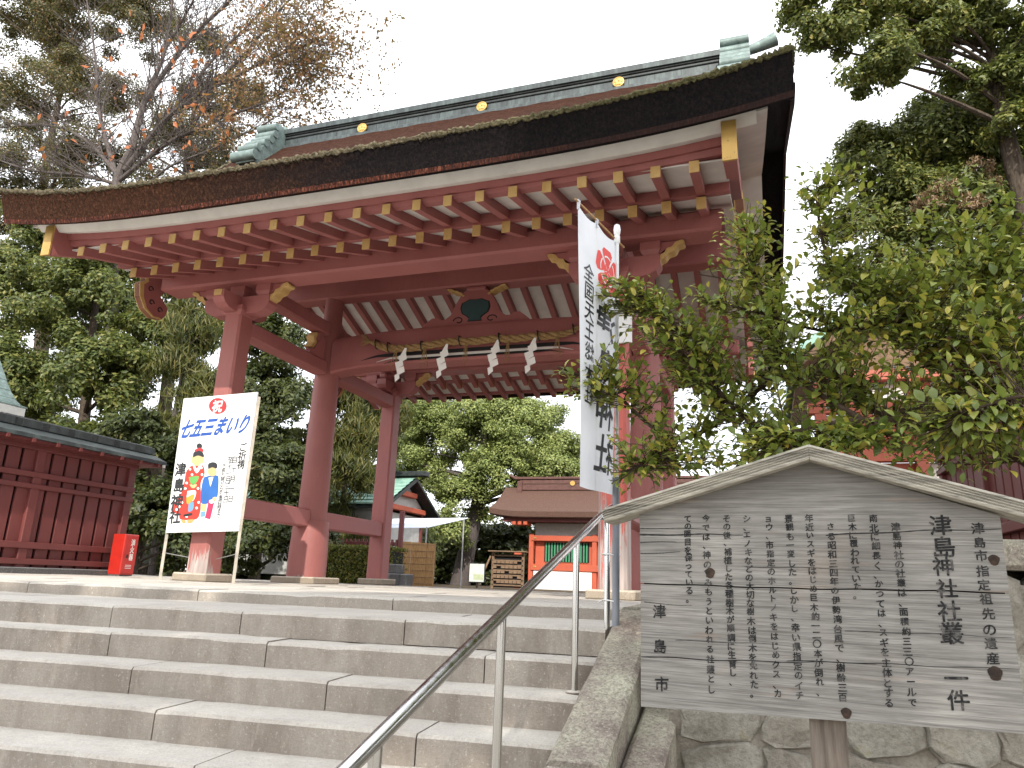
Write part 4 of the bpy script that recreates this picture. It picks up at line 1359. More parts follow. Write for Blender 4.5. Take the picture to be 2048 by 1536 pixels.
for ch, v in zip('全国天王総本社', (.225, .300, .375, .445, .520, .60, .675)):
    o = lettering(ch, .15, 'print_black', cfn(.003), None, .002, 1, -(v - .03) * CH, .112, .25 * CW, 1.0, -.12, True); child(o, cl)
pipe = tag(empty('grey_pipe', (6.545, -4.225, -.085)), 'grey plastic pipe tied to the top rail post holding the banner pole', 'pipe')
b = B(); b.tube([(6.535, -4.215, -.085), (6.537, -4.218, .78)], .0215, 16); child(b.build('pipe', M['pvc_grey'], smooth=True), pipe)
for z in (.07, .33):
    b = B(); b.tube([(6.505 + .052 * math.cos(t), -4.192 + .045 * math.sin(t), z + .004 * math.sin(2 * t)) for t in [i * math.pi / 9 for i in range(19)]], .0035, 5); child(b.build('cord_tie', M['cord_white']), pipe)
b = B(); b.tube([(6.46, -4.235, .07), (6.44, -4.26, .055)], .003, 5); child(b.build('cord_end', M['cord_white']), pipe)

# ------------------------------------------------------------------ straw rope and paper streamers under the lintel
rope_pts = [(.99, 2.17, 4.10), (1.10, 2.16, 4.06), (1.30, 2.15, 3.965), (1.62, 2.14, 3.93), (1.91, 2.13, 3.925), (2.30, 2.14, 3.965), (2.55, 2.14, 3.985), (2.95, 2.13, 3.96), (3.30, 2.13, 3.975), (3.65, 2.13, 3.955), (3.95, 2.13, 3.965), (4.30, 2.14, 3.965), (4.58, 2.15, 4.00), (4.80, 2.17, 4.12), (4.95, 2.19, 4.22)]
rope = tag(empty('straw_rope', (XC, 2.13, 3.95)), 'thick twisted straw rope hung along the main lintel of the gate', 'rope')
rp = spline(rope_pts, 10); nP = len(rp)
for s in range(3):
    P = []; rad = []
    for i, p in enumerate(rp):
        t = i / (nP - 1); env = .056 * (min(1, .35 + t * 5) if t < .2 else 1) * (1 if t < .78 else max(.28, 1 - (t - .78) * 3.3))
        q = i * .42 + s * 2 * math.pi / 3
        P.append((p.x, p.y + env * .62 * math.cos(q), p.z + env * .62 * math.sin(q))); rad.append(env * .62)
    b = B(); b.tube(P, rad, 8); child(b.build('strand', M['straw_rope'], smooth=True), rope)
b = B()
for k in range(34):
    a = rnd.uniform(-.5, .5); c = rnd.uniform(-.35, .35)
    b.tube([(1.02, 2.17, 4.085), (.93, 2.16 + c * .1, 4.13 + a * .12), (.84, 2.15 + c * .15, 4.14 + a * .26)], [.009, .005, .002], 4)
tag(child(b.build('frayed_end', M['straw_rope']), rope), kind='stuff')
for x in (1.16, 1.40, 2.03, 2.72, 3.42, 4.08, 4.66):
    zz = min(rp, key=lambda p: abs(p.x - x)).z
    b = B(); b.tube([(x - .03, 2.25, zz + .10), (x - .02, 2.10, zz + .085), (x, 2.055, zz + .01), (x + .015, 2.06, zz - .075), (x + .03, 2.10, zz - .095)], .011, 6); child(b.build('iron_hook', M['iron_hook'], smooth=True), rope)
for x in (1.56, 2.10, 2.84, 3.58, 4.40):
    b = B()
    zz = min(rp, key=lambda p: abs(p.x - x)).z
    for k in range(9):
        dx = rnd.uniform(-.10, .10)
        b.tube([(x + dx * .1, 2.09, zz - .03), (x + dx * .5, 2.075, zz - .2), (x + dx, 2.07 + rnd.uniform(-.03, .03), zz - rnd.uniform(.36, .46))], [.0045, .0035, .0015], 4)
    tag(child(b.build('straw_tassel', M['straw_rope']), rope), kind='stuff')
names = ['first zigzag white paper streamer from the left end of the straw rope', 'second zigzag white paper streamer from the left on the straw rope',
         'third zigzag white paper streamer from the left on the straw rope', 'rightmost zigzag white paper streamer on the straw rope']
for (x, zt), lb in zip(((1.70, 3.90), (2.46, 3.92), (3.36, 3.93), (3.985, 3.92)), names):
    st = tag(empty('paper_streamer', (x, 2.06, zt)), lb, 'paper streamer', 'paper streamers on the straw rope')
    b = B()
    b.add([(x + .035, 2.06, zt), (x + .075, 2.062, zt), (x + .065, 2.05, zt - .20), (x - .065, 2.045, zt - .20)], [(0, 1, 2, 3)]); b.build('paper_fold', M['paper_white'], fix=False).parent = st
    st.children[0].matrix_parent_inverse = st.matrix_basis.inverted()
    for k in range(4):
        dx = (.02, -.03, .01, -.04)[k]; z0 = zt - .10 - .115 * k; yy = 2.05 - .012 * k
        sk = .05
        w = .082 if k < 3 else .05
        b = B(); b.add([(x + dx - w, yy, z0 - .04), (x + dx + w * .7, yy - .004, z0), (x + dx + w, yy - .006, z0 - .085 - sk * .3), (x + dx - w * .6, yy - .002, z0 - .16)], [(0, 1, 2, 3)])
        child(b.build('paper_fold', M['paper_white'], fix=False), st)

# small roofed notice on the right front pillar
hn = tag(empty('small_pillar_notice', (5.82, -.22, 3.15)), 'small white roofed notice fixed high on the right front pillar', 'notice')
b = B(); b.box((5.83, -.205, 3.14), (.27, .035, .34), .004); child(b.build('face', M['panel_white']), hn)
b = B(); b.box((5.83, -.225, 3.335), (.36, .11, .022), .004, Matrix.Rotation(R(4), 3, 'Y')); child(b.build('little_roof', M['paper_white']), hn)

# ------------------------------------------------------------------ red plank fences with copper roofs
def fence(loc, L, z0, label, flip=1):
    f = tag(empty('plank_fence', loc), label, 'fence')
    FI = Matrix.Translation((-loc[0], -loc[1], -loc[2]))
    x, y1, zb = loc                    # far end at y1, running toward the viewer by L
    def fp(b, nm, mt, par=None, smooth=False):
        o = b.build(nm, M[mt], None, smooth)
        if par: o.parent = par
        else: o.parent = f; o.matrix_parent_inverse = FI
        return o
    b = B(); b.box((x, y1 - L / 2, zb + .09), (.34, L + .1, .20), .015); fp(b, 'stone_sill', 'granite_dark')
    k = int(L / .262)
    for i in range(k):
        yy = y1 - .19 - i * .262
        b = B(); b.box((x, yy, zb + 1.12), (.04, .214, 1.86), .004); fp(b, 'plank', 'fence_red')
    b = B(); b.box((x - flip * .10, y1 - L / 2, zb + 1.1), (.03, L - .2, 1.9)); fp(b, 'backing', 'dark_void')
    for yy in (y1 - .02, y1 - 1.86, y1 - L):
        b = B(); b.box((x, yy, zb + 1.1), (.15, .15, 1.95), .01); fp(b, 'post', 'fence_red')
    for zz, hh in ((.275, .09), (.52, .10), (1.42, .075), (1.60, .085), (2.04, .12)):
        b = B(); b.box((x + flip * .055, y1 + .07 - (L + .14) / 2, zb + zz), (.09, L + .14, hh), .008); fp(b, 'rail', 'fence_red')
    # little gabled copper roof
    prof = [(-.42, 2.10), (-.40, 2.16), (-.10, 2.285), (.10, 2.285), (.40, 2.16), (.42, 2.10), (.36, 2.085), (0, 2.20), (-.36, 2.085)]
    b = B(); b.loft([[(x + a, yy, zb + h) for a, h in prof] for yy in (y1 + .40, y1 - L - .2)]); crf = fp(b, 'copper_roof', 'copper_patina')
    b = B(); b.loft([[(x + a, yy, zb + h) for a, h in [(-.40, 2.05), (.40, 2.05), (.38, 2.10), (0, 2.19), (-.38, 2.10)]] for yy in (y1 + .36, y1 - L - .16)]); fp(b, 'roof_boards', 'fence_red')
    b = B(); b.box((x, y1 + .1 - L / 2, zb + 2.36), (.20, L + .45, .16), .02); fp(b, 'roof_ridge', 'copper_dark', crf)
    for i in range(int(L / .45)):
        b = B(); b.box((x + flip * .103, y1 + .2 - i * .47, zb + 2.36), (.006, .34, .11)); fp(b, 'ridge_sheet', 'copper_patina', crf)
    for i in range(int(L / .40)):
        b = B(); b.box((x + flip * .36, y1 + .2 - i * .42, zb + 2.07), (.14, .05, .06)); fp(b, 'roof_rafter', 'fence_red', crf)
    for yy in (y1 + .33, y1 - L - .13):
        b = B(); b.box((x + flip * .405, yy, zb + 2.075), (.03, .05, .05)); fp(b, 'white_tip', 'paper_white', crf)
    return f
fence((-3.55, 1.90, -.10), 3.6, 0, 'dark red plank fence with mossy copper roof left of the gate', 1)
fence((9.62, 2.2, .30), 3.9, 0, 'dark red fence with green copper roof half hidden behind the bush', -1)

# ------------------------------------------------------------------ fire extinguisher box
fb = tag(empty('fire_extinguisher_box', (-3.22, 1.72, -.1)), 'bright red fire extinguisher box beside the end of the red fence', 'fire box')
b = B(); b.box((-3.22, 1.72, .36), (.27, .31, .68), .012); child(b.build('box_body', M['fire_box_red']), fb)
b = B(); b.box((-3.083, 1.72, .36), (.008, .27, .63), .003); fdoor = child(b.build('door', M['fire_box_red']), fb)
b = B(); b.box((-3.22, 1.72, -.05), (.24, .28, .14), .004); child(b.build('plinth', M['granite_dark']), fb)
b = B(); b.box((-3.074, 1.66, .33), (.012, .03, .06), .003); child(b.build('latch', M['iron_hook']), fdoor)
o = lettering('消\n火\n器', .09, 'paper_white', lambda a, h: Vector((-3.0775, 1.75 + a, h)), None, .002, 1, .62, .36, 0, 1.0); child(o, fdoor)
for zz in (.13, .155, .18):
    b = B(); b.box((-3.0775, 1.72, zz), (.002, .13, .007)); child(b.build('notice_line', M['paper_white']), fdoor)

# ------------------------------------------------------------------ things beyond the gate
def thing(name, loc, label, cat, group=None):
    o = tag(empty(name, loc), label, cat, group); return o
def part(t, name, mat, *boxes, bev=.01, par=None):
    b = B()
    for c, d in boxes: b.box(c, d, bev)
    return child(b.build(name, M[mat]), par or t)
# roofed gate hall with brown bark roof, white curtain and green lattice
gh = thing('gate_hall', (2.0, 23, -.25), 'vermilion hall with brown bark roof and white curtain seen through the gate', 'building')
def hall_roof(x0, x1, ye, yr, ze, zr_, name, mat, flare=.3):
    b = B(); rings = []
    for i in range(25):
        x = x0 + (x1 - x0) * i / 24
        e = flare * max(0, (abs(x - (x0 + x1) / 2) / ((x1 - x0) / 2) - .75) * 4) ** 2 * .5
        fr = [(ye + .05, ze - .14), (ye, ze - .10), (ye, ze + .12)] + [(ye + (yr - ye) * t, ze + .12 + (zr_ - ze) * (.62 * t + .38 * t * t)) for t in (.2, .4, .6, .8, 1)]
        ring = fr + [(2 * yr - y, z) for y, z in reversed(fr)]
        inset = 0
        rings.append([(x, y, z + e * (1 - min(1, abs(y - ye) / 2) if y <= yr else 1 - min(1, abs(2 * yr - ye - y) / 2))) for y, z in ring])
    b.loft(rings); return child(b.build(name, M[mat]), gh)
hall_roof(-3.75, 8.6, 21.2, 23.2, 2.90, 4.15, 'roof', 'bark_shingle_roof')
grid = part(gh, 'ridge', 'ridge_brown', ((2.45, 23.2, 4.36), (10.9, .5, .46)))
part(gh, 'ridge_cap', 'ridge_brown', ((2.45, 23.2, 4.66), (11.4, .62, .10)))
part(gh, 'ridge_groove', 'bark_shingle_roof', ((2.45, 22.94, 4.42), (10.9, .02, .06)))
b = B(); b.tube([(-3.0, 23.2, 4.66), (-3.35, 23.2, 4.72), (-3.6, 23.2, 4.84)], [.09, .07, .04], 8); child(b.build('ridge_horn', M['ridge_brown']), grid)
part(gh, 'ridge_end', 'ridge_brown', ((-2.98, 23.2, 4.25), (.22, .7, .55)))
b = B(); b.lathe([(0, 0), (.11, 0), (.11, .03), (0, .03)], (0, 0, 0), 16); b.v = [(-.55 + v[0], 22.93 - v[2], 4.42 + v[1]) for v in b.v]; child(b.build('gold_crest', M['gold_leaf']), grid)
part(gh, 'eave_beam', 'fence_red', ((2.4, 21.6, 2.70), (11.2, .3, .18)))
for x in (-3.0, -2.75, -2.5):
    part(gh, 'bracket', 'vermilion', ((x + .3, 21.75, 2.55), (.16, .7, .14)))
part(gh, 'upper_wall', 'plaster_grey', ((2.6, 22.3, 2.25), (9.2, .08, .75)))
part(gh, 'wall', 'vermilion', ((2.6, 22.4, .86), (9.2, .10, 2.2)))
for x in (-2.12, .62, 2.4, 4.2, 6.0):
    part(gh, 'post', 'vermilion', ((x, 22.2, .95), (.20, .20, 2.42)))
part(gh, 'lintel', 'vermilion', ((2.6, 22.14, 1.98), (9.4, .16, .22)))
part(gh, 'sill_beam', 'vermilion', ((2.6, 22.12, .78), (9.4, .16, .26)))
gwin = part(gh, 'window_opening', 'dark_void', ((-.62, 22.34, 1.42), (1.95, .03, .80)))
for i in range(15):
    part(gh, 'lattice_bar', 'lattice_green', ((-1.50 + i * .126, 22.30, 1.42), (.05, .05, .80)), bev=0, par=gwin)
part(gh, 'curtain', 'curtain_white', ((-.72, 22.06, .22), (2.5, .03, .80)))
for i in range(4): part(gh, 'gold_stud', 'gold_leaf', ((-1.95 + .02 * i, 22.03, .80 if i % 2 else 1.98), (.07, .02, .07)))
part(gh, 'side_post', 'vermilion', ((-2.62, 21.9, .62), (.30, .22, 1.45)))
part(gh, 'plinth', 'granite_step', ((2.6, 22.3, -.2), (9.6, 1.2, .16)))
# green copper roofed shrine store
gs = thing('green_roofed_store', (-5.5, 14, -.12), 'small building with pale green copper roof left of the rear pillar', 'building')
b = B()
for i in range(8):
    t0, t1 = i / 8, (i + 1) / 8
    ya, yb = 12.0 + 2.0 * t0, 12.0 + 2.0 * t1
    b.add([(-9.5, ya, 2.36 + 1.1 * t0 + .02), (-3.75, ya, 2.36 + 1.1 * t0 + .02), (-3.75, yb + .03, 2.36 + 1.1 * t1), (-9.5, yb + .03, 2.36 + 1.1 * t1), (-9.5, ya, 2.33 + 1.1 * t0), (-3.75, ya, 2.33 + 1.1 * t0)], [(0, 1, 2, 3), (4, 5, 1, 0)])
rf = child(b.build('roof', M['copper_green'], fix=False), gs)
b = B(); b.prism([(12.0, 2.20), (14, 3.30), (16.05, 2.20), (16.05, 2.28), (14, 3.40), (12.0, 2.28)], lambda a, h, d: (d, a, h), -9.5, -3.70); child(b.build('roof_edge', M['copper_dark']), gs)
part(gs, 'ridge', 'copper_dark', ((-6.4, 14, 3.55), (6.1, .4, .16)))
b = B(); b.prism([(12.3, 2.3), (14, 3.28), (15.7, 2.3)], lambda a, h, d: (d, a, h), -4.16, -4.12); child(b.build('gable_panel', M['plaster_grey']), gs)
for zz, ww in ((2.86, 1.1), (2.36, 2.6)): part(gs, 'gable_beam', 'vermilion', ((-4.05, 14, zz), (.25, ww, .16)))
part(gs, 'gable_rafters', 'white_plaster_board', ((-3.98, 12.9, 2.66), (.45, .05, .04)))
part(gs, 'wall', 'plaster_grey', ((-6.9, 12.6, 1.2), (5.3, .1, 2.2)))
part(gs, 'side_wall', 'plaster_grey', ((-4.2, 14, 1.1), (.1, 2.9, 2.2)))
for q in (12.6, 15.4): part(gs, 'corner_post', 'fence_red', ((-4.15, q, 1.1), (.13, .13, 2.4)))
# awning
aw = thing('tarpaulin_awning', (-2.6, 12.2, -.12), 'white tarpaulin awning on thin poles behind the left rear pillar', 'awning')
b = B(); b.add([(-4.0, 11.4, 1.55), (-2.05, 11.5, 1.60), (-1.30, 12.8, 2.0), (-4.0, 12.8, 1.95), (-4.0, 11.4, 1.535), (-2.05, 11.5, 1.585), (-1.30, 12.8, 1.985), (-4.0, 12.8, 1.935)], [(0, 1, 2, 3), (7, 6, 5, 4), (0, 4, 5, 1), (1, 5, 6, 2), (2, 6, 7, 3)]); child(b.build('tarpaulin', M['tarp_white']), aw)
for q in ((-2.08, 11.52), (-1.4, 12.7), (-3.9, 12.7)):
    b = B(); b.tube([(q[0], q[1], -.12), (q[0], q[1], 1.62 if q[1] < 12 else 1.94)], .025, 8); child(b.build('pole', M['galvanised_wire']), aw)
# reed screen
rs = thing('reed_screen', (-2.15, 11, -.12), 'golden brown reed screen standing beside the left rear pillar', 'screen')
for i in range(5):
    x0 = -2.78 + i * .25
    part(rs, 'reed_panel', 'reed_screen', ((x0 + .125, 11 - .02 * (i % 2), .52 - .012 * i), (.246, .02, 1.28)), bev=0)
for k in range(7): 
    b = B(); b.tube([(-2.78, 10.975, .0 + k * .18), (-1.53, 10.955, .0 + k * .178)], .006, 4); child(b.build('binding', M['bare_wood']), rs)
for x in (-2.75, -1.55): part(rs, 'stake', 'bare_wood', ((x, 11.05, .5), (.04, .04, 1.25)))
# slender red fence and stone pedestal by the rear pillar
rf2 = thing('red_slat_fence', (-2.2, 9.0, -.12), 'short red vertical slat fence between rear pillar and reed screen', 'fence')
for i in range(16): part(rf2, 'slat', 'fence_red', ((-3.6 + i * .125, 9.0, .52), (.05, .05, 1.15)), bev=0)
for zz in (.25, .98): part(rf2, 'rail', 'fence_red', ((-2.65, 9.03, zz), (2.1, .05, .10)))
part(rf2, 'post', 'fence_red', ((-1.62, 9.0, .85), (.11, .11, 1.95)))
pd = thing('stone_pedestal', (-.55, 6.6, -.12), 'squat dark stone pedestal behind the left rear pillar', 'pedestal')
part(pd, 'base', 'granite_dark', ((-.5, 6.6, .05), (.66, .66, .36)), bev=.02)
part(pd, 'upper_block', 'granite_dark', ((-.58, 6.6, .33), (.46, .46, .20)), bev=.02)
# information board and votive rack
ib = thing('information_board', (-2.15, 16, -.15), 'small pale information board standing on a post beside the big trunk', 'board')
part(ib, 'frame', 'dark_void', ((-2.16, 16, .40), (.60, .05, .66)))
part(ib, 'sheet', 'pale_sheet', ((-2.16, 15.968, .40), (.54, .01, .60)), bev=0)
part(ib, 'map_print', 'faded_print', ((-2.10, 15.960, .26), (.36, .004, .18)), bev=0)
part(ib, 'post', 'iron_hook', ((-2.16, 16.03, .0), (.06, .05, .5)))
er = thing('votive_rack', (-1.4, 17, -.15), 'dark wooden votive tablet rack beside the vermilion hall', 'rack')
part(er, 'back_panel', 'dark_void', ((-1.38, 17.06, .52), (1.12, .03, 1.15)))
for x in (-1.95, -.82): part(er, 'post', 'bare_wood', ((x, 17, .5), (.09, .09, 1.35)))
for i in range(7): part(er, 'rail', 'bare_wood', ((-1.38, 16.98, .02 + i * .17), (1.16, .05, .05)), bev=0)
for i in range(5):
    for j in range(7):
        if (i * 3 + j * 5) % 7 != 0: part(er, 'tablet', 'bare_wood', ((-1.86 + j * .155, 16.93, .15 + i * .17), (.135, .015, .125)), bev=0)
part(er, 'roof_board', 'bare_wood', ((-1.38, 16.95, 1.18), (1.4, .4, .04)))
b = B(); b.tube([(-2.02, 16.9, 1.0), (-2.28, 16.3, -.12)], .035, 6); child(b.build('brace', M['bare_wood']), er)
# vermilion shrine building behind the bush
vb = thing('vermilion_building', (10.6, 13, -.12), 'vermilion building with green copper gable roof glimpsed through the bush', 'building')
b = B(); b.prism([(8.2, 6.1), (10.6, 7.75), (13.2, 6.1), (13.2, 6.3), (10.6, 8.05), (8.2, 6.3)], lambda a, h, d: (a, d, h), 11.4, 20); child(b.build('roof', M['copper_green']), vb)
b = B(); b.prism([(8.4, 5.9), (10.6, 7.45), (13.0, 5.9), (13.0, 6.1), (10.6, 7.75), (8.4, 6.1)], lambda a, h, d: (a, d, h), 11.5, 20); child(b.build('barge_board', M['bare_wood']), vb)
b = B(); b.prism([(8.9, 5.9), (10.6, 7.3), (12.5, 5.9)], lambda a, h, d: (a, d, h), 12.2, 12.3); child(b.build('gable_panel', M['bare_wood']), vb)
for zz in (5.75, 4.9, 3.6, 2.2): part(vb, 'beam', 'faded_vermilion', ((10.6, 12.2, zz), (4.0, .3, .28)))
for x in (8.9, 10.0, 11.2, 12.3): part(vb, 'post', 'faded_vermilion', ((x, 12.2, 2.9), (.28, .28, 6.0)))
for i in range(3):
    for zz, hh in ((5.3, .5), (4.25, 1.0), (2.9, 1.1)):
        part(vb, 'wall_panel', 'faded_vermilion' if (i + int(zz)) % 2 else 'white_plaster_board', ((9.45 + i * 1.15, 12.35, zz), (.95, .08, hh)))
# corner of a copper-roofed building behind the left fence
lb = thing('copper_roofed_building', (-14.2, 4.3, -.11), 'building with curved pale copper roof peeping over the left fence', 'building')
curve = [(x - 4.0, z + .72) for x, z in ((-7.95, 3.56), (-8.25, 3.66), (-8.5, 3.84), (-8.75, 4.10), (-9.0, 4.42), (-9.3, 4.85), (-9.7, 5.35), (-10.2, 5.75))]
full = curve + [(-28.4 - x, z) for x, z in reversed(curve[:-1])]
under = [(x, z - .22) for x, z in reversed(full)]
b = B(); b.prism(full + under, lambda a, h, d: (a, d, h), 2.6, 6.0); child(b.build('roof_edge', M['plaster_grey']), lb)
for i in range(7):
    (xa, za), (xb, zb) = curve[i], curve[i + 1]
    b = B(); b.prism([(xa, za + .012), (xb, zb + .012), (xb, zb + .03), (xa, za + .05)], lambda a, h, d: (a, d, h), 2.52, 6.05); child(b.build('roof_course', M['copper_pale']), lb)
part(lb, 'eave_beam', 'fence_red', ((-12.6, 4.3, 3.94), (.16, 3.3, .16)))
for i in range(7): part(lb, 'rafter_end', 'vermilion', ((-12.32, 2.8 + i * .45, 4.05), (.5, .09, .10)))
for i in range(7): part(lb, 'white_tip', 'paper_white', ((-12.062, 2.8 + i * .45, 4.05), (.012, .09, .10)), bev=0)
part(lb, 'wall', 'plaster_grey', ((-14.2, 4.3, 1.85), (3.0, 2.6, 4.0)))
for x, y in ((-12.68, 3.0), (-12.68, 5.6)): part(lb, 'post', 'fence_red', ((x, y, 1.85), (.2, .2, 4.0)))

# ------------------------------------------------------------------ vegetation
def norm(a): return a / np.maximum(1e-9, np.linalg.norm(a, axis=-1, keepdims=True))

def leaf_cloud(name, C, T, N, L, Wd, mat, parent, fold=.25, stuff=True):
    """one folded four-cornered leaf per row: C centre, T long axis, N normal"""
    n = len(C)
    T = norm(T); Bn = norm(np.cross(N, T)); N = norm(np.cross(T, Bn))
    L = np.asarray(L).reshape(-1, 1) * np.ones((n, 1)); Wd = np.asarray(Wd).reshape(-1, 1) * np.ones((n, 1))
    v = np.empty((n, 4, 3))
    v[:, 0] = C - T * L
    v[:, 1] = C + Bn * Wd + N * Wd * fold - T * L * .1
    v[:, 2] = C + T * L - N * L * .18
    v[:, 3] = C - Bn * Wd + N * Wd * fold - T * L * .1
    idx = (np.arange(n) * 4)[:, None]
    tri = np.concatenate([idx + [0, 1, 2], idx + [0, 2, 3]], 1).reshape(-1)
    me = bpy.data.meshes.new(name)
    me.vertices.add(n * 4); me.vertices.foreach_set('co', v.ravel())
    nt = n * 2
    me.loops.add(nt * 3); me.loops.foreach_set('vertex_index', tri)
    me.polygons.add(nt); me.polygons.foreach_set('loop_start', np.arange(nt) * 3)
    me.polygons.foreach_set('loop_total', np.full(nt, 3))
    me.materials.append(M[mat]); me.update(calc_edges=True)
    o = link(name, me, parent)
    if stuff: o['kind'] = 'stuff'
    return o

def blob_leaves(blobs, per_m2, clump, leaf, up=.45, sag=0.0, flat=.7, shell=.45, open_=1.0):
    """leaf positions gathered in clumps that sit on lumpy crowns"""
    Cs, Ns = [], []
    tips = []
    for (x, y, z, r) in blobs:
        c = np.array([x, y, z])
        k = max(5, int(5.0 * (r / clump) ** 2 * open_))
        u = norm(rng.normal(size=(k, 3)))
        u[:, 2] = np.where(u[:, 2] < -.55, -u[:, 2], u[:, 2])
        rad = r * (shell + (1 - shell) * rng.random((k, 1)) ** .6) * (.85 + .35 * rng.random((k, 1)))
        cc = c + u * rad * np.array([1.05, 1.05, .92])
        tips.append(cc)
        nl = int(per_m2 * clump * clump * 4)
        cr = clump * (.55 + .75 * rng.random((k, 1)))
        d = norm(rng.normal(size=(k, nl, 3)))
        rr = rng.random((k, nl, 1)) ** .45
        off = d * rr * cr[:, None, :]
        off[..., 2] *= flat
        p = cc[:, None, :] + off
        p[..., 2] -= sag * rr[..., 0] * cr
        nn = d * .75 + u[:, None, :] * .5 + np.array([0, 0, up]) + rng.normal(size=(k, nl, 3)) * .45
        Cs.append(p.reshape(-1, 3)); Ns.append(nn.reshape(-1, 3))
    return np.concatenate(Cs), norm(np.concatenate(Ns)), np.concatenate(tips)

def limbs(parent, trunk, r0, tips, nl, mat, nbr=26, name='branch', seed=0):
    rr = random.Random(seed)
    b = B()
    sp = spline(trunk, 6)
    n = len(sp)
    b.tube(sp, [r0 * (1 - .80 * i / (n - 1)) + .01 for i in range(n)], 9)
    trk = b.build('trunk', M[mat], parent, True, False)
    trk.matrix_parent_inverse = parent.matrix_basis.inverted()
    idx = list(range(len(tips))); rr.shuffle(idx)
    b = B()
    for j in idx[:nbr]:
        t = Vector(tips[j])
        # leave the trunk below the tip
        cand = [i for i in range(n) if sp[i].z < t.z - .15 * abs((sp[i] - t).length)] or [0]
        i0 = min(cand, key=lambda i: (sp[i] - t).length)
        s = sp[i0]
        mid = s.lerp(t, .5) + Vector((rr.uniform(-.15, .15), rr.uniform(-.15, .15), rr.uniform(.0, .18))) * (t - s).length
        pp = bez(s, mid, t, 6)
        ra = r0 * (1 - .80 * i0 / (n - 1)) * .42
        b.tube(pp, [ra * (1 - .85 * k / 6) + .004 for k in range(7)], 6, False)
    o = b.build(name, M[mat], trk, True, False); o['kind'] = 'stuff'

def tree(name, label, blobs, trunk, r0, leaf, mat, bark, per_m2=150, clump=.5, asp=.45, up=.45, sag=0.0, flat=.7, group=None, nbr=26, shell=.45, open_=1.0, cat='tree', droop=0.0, seed=0):
    t = tag(empty(name, trunk[0]), label, cat, group)
    C, N, tips = blob_leaves(blobs, per_m2, clump, leaf, up, sag, flat, shell, open_)
    T = np.cross(N, norm(rng.normal(size=C.shape)))
    T[:, 2] -= droop
    l = leaf * (.65 + .7 * rng.random(len(C)))
    o = leaf_cloud('crown', C, T, N, l, l * asp, mat, t)
    o.matrix_parent_inverse = t.matrix_basis.inverted()
    limbs(t, trunk, r0, tips, None, bark, nbr, seed=seed)
    return t

def near(blobs, k):
    """the same crowns brought nearer along the line of sight, smaller in proportion"""
    return [tuple(CAM + (np.array(p[:3]) - CAM) * k) + (p[3] * k,) for p in blobs]

GW = 'evergreens of the shrine wood'
tree('evergreen_tree', 'dense glossy evergreen tree rising behind the red plank fence',
     [(-20.85, 12.0, 10.2, 2.47), (-17.08, 12.0, 10.09, 2.17), (-18.97, 11.0, 6.06, 2.26), (-14.19, 10.0, 5.97, 2.06), (-13.82, 9.0, 2.89, 1.75), (-13.45, 12.0, 7.98, 1.67), (-22.84, 14.0, 14.04, 2.29), (-17.1, 13.0, 12.46, 1.66)],
     [(-16.5, 12.2, -.1), (-16.6, 12, 4), (-17.2, 12, 9), (-18, 12.4, 12)], .30, .085, 'leaf_broad', 'bark_brown', 200, .62, .5, group=GW, seed=1)
tree('evergreen_bush', 'low dark evergreen bush between the red fence and the gate',
     [(-9.72, 8.0, 3.44, 1.31), (-8.27, 7.5, 1.4, 1.08), (-9.6, 7.6, 1.6, 1.1), (-7.2, 7.4, .7, .8)],
     [(-9.0, 7.9, -.1), (-9.1, 7.9, 1.5), (-9.3, 8.0, 3.6)], .12, .075, 'leaf_dark', 'bark_brown', 260, .45, .5, cat='bush', group=GW, seed=2)
tree('cypress_tree', 'feathery yellow green cypress with slender pale trunk left of the gate',
     [(-11.68, 11.0, 10.0, .99), (-10.57, 10.5, 8.04, 1.02), (-10.75, 10.3, 6.57, .92), (-9.27, 10.0, 5.4, .88), (-8.97, 9.5, 4.0, .85), (-13.65, 11.5, 9.01, .74), (-11.6, 10.8, 4.6, .8)],
     [(-10.9, 10.4, -.1), (-11.0, 10.4, 4), (-10.9, 10.4, 8), (-11.5, 10.6, 10.6)], .11, .17, 'leaf_feather', 'bark_grey', 190, .45, .13, .2, .5, .9, GW, 20, droop=.9, seed=3)
tree('evergreen_tree', 'dark small leaved evergreen between left front pillar and round column',
     [(-6.45, 9.0, 6.74, 1.13), (-6.58, 9.0, 5.2, 1.26), (-6.28, 8.5, 3.46, 1.2), (-4.94, 8.2, 2.56, 1.14), (-5.08, 7.8, 1.21, 1.04), (-3.68, 7.6, .84, .75), (-5.56, 9.0, 4.7, .87), (-5.52, 7.5, .55, .64), (-7.4, 9.2, 7.4, .8)],
     [(-6.0, 9.0, -.1), (-6.1, 9.0, 3), (-6.4, 9.0, 7)], .16, .070, 'leaf_dark', 'bark_brown', 300, .42, .45, group=GW, seed=4)
tree('cypress_tree', 'dark drooping cypress between round column and left rear pillar',
     [(-5.57, 12.0, 5.73, .99), (-4.87, 12.0, 4.38, .97), (-4.68, 11.0, 3.1, .84), (-6.36, 12.0, 4.41, .82), (-5.36, 14.0, 5.85, .97), (-6.2, 12.2, 2.6, .9), (-5.4, 12.0, 1.6, .8)],
     [(-5.5, 12.4, -.1), (-5.5, 12.4, 3), (-5.4, 12.4, 6)], .13, .15, 'leaf_feather', 'bark_brown', 240, .42, .14, .2, .6, .9, GW, 18, droop=1.0, seed=5)
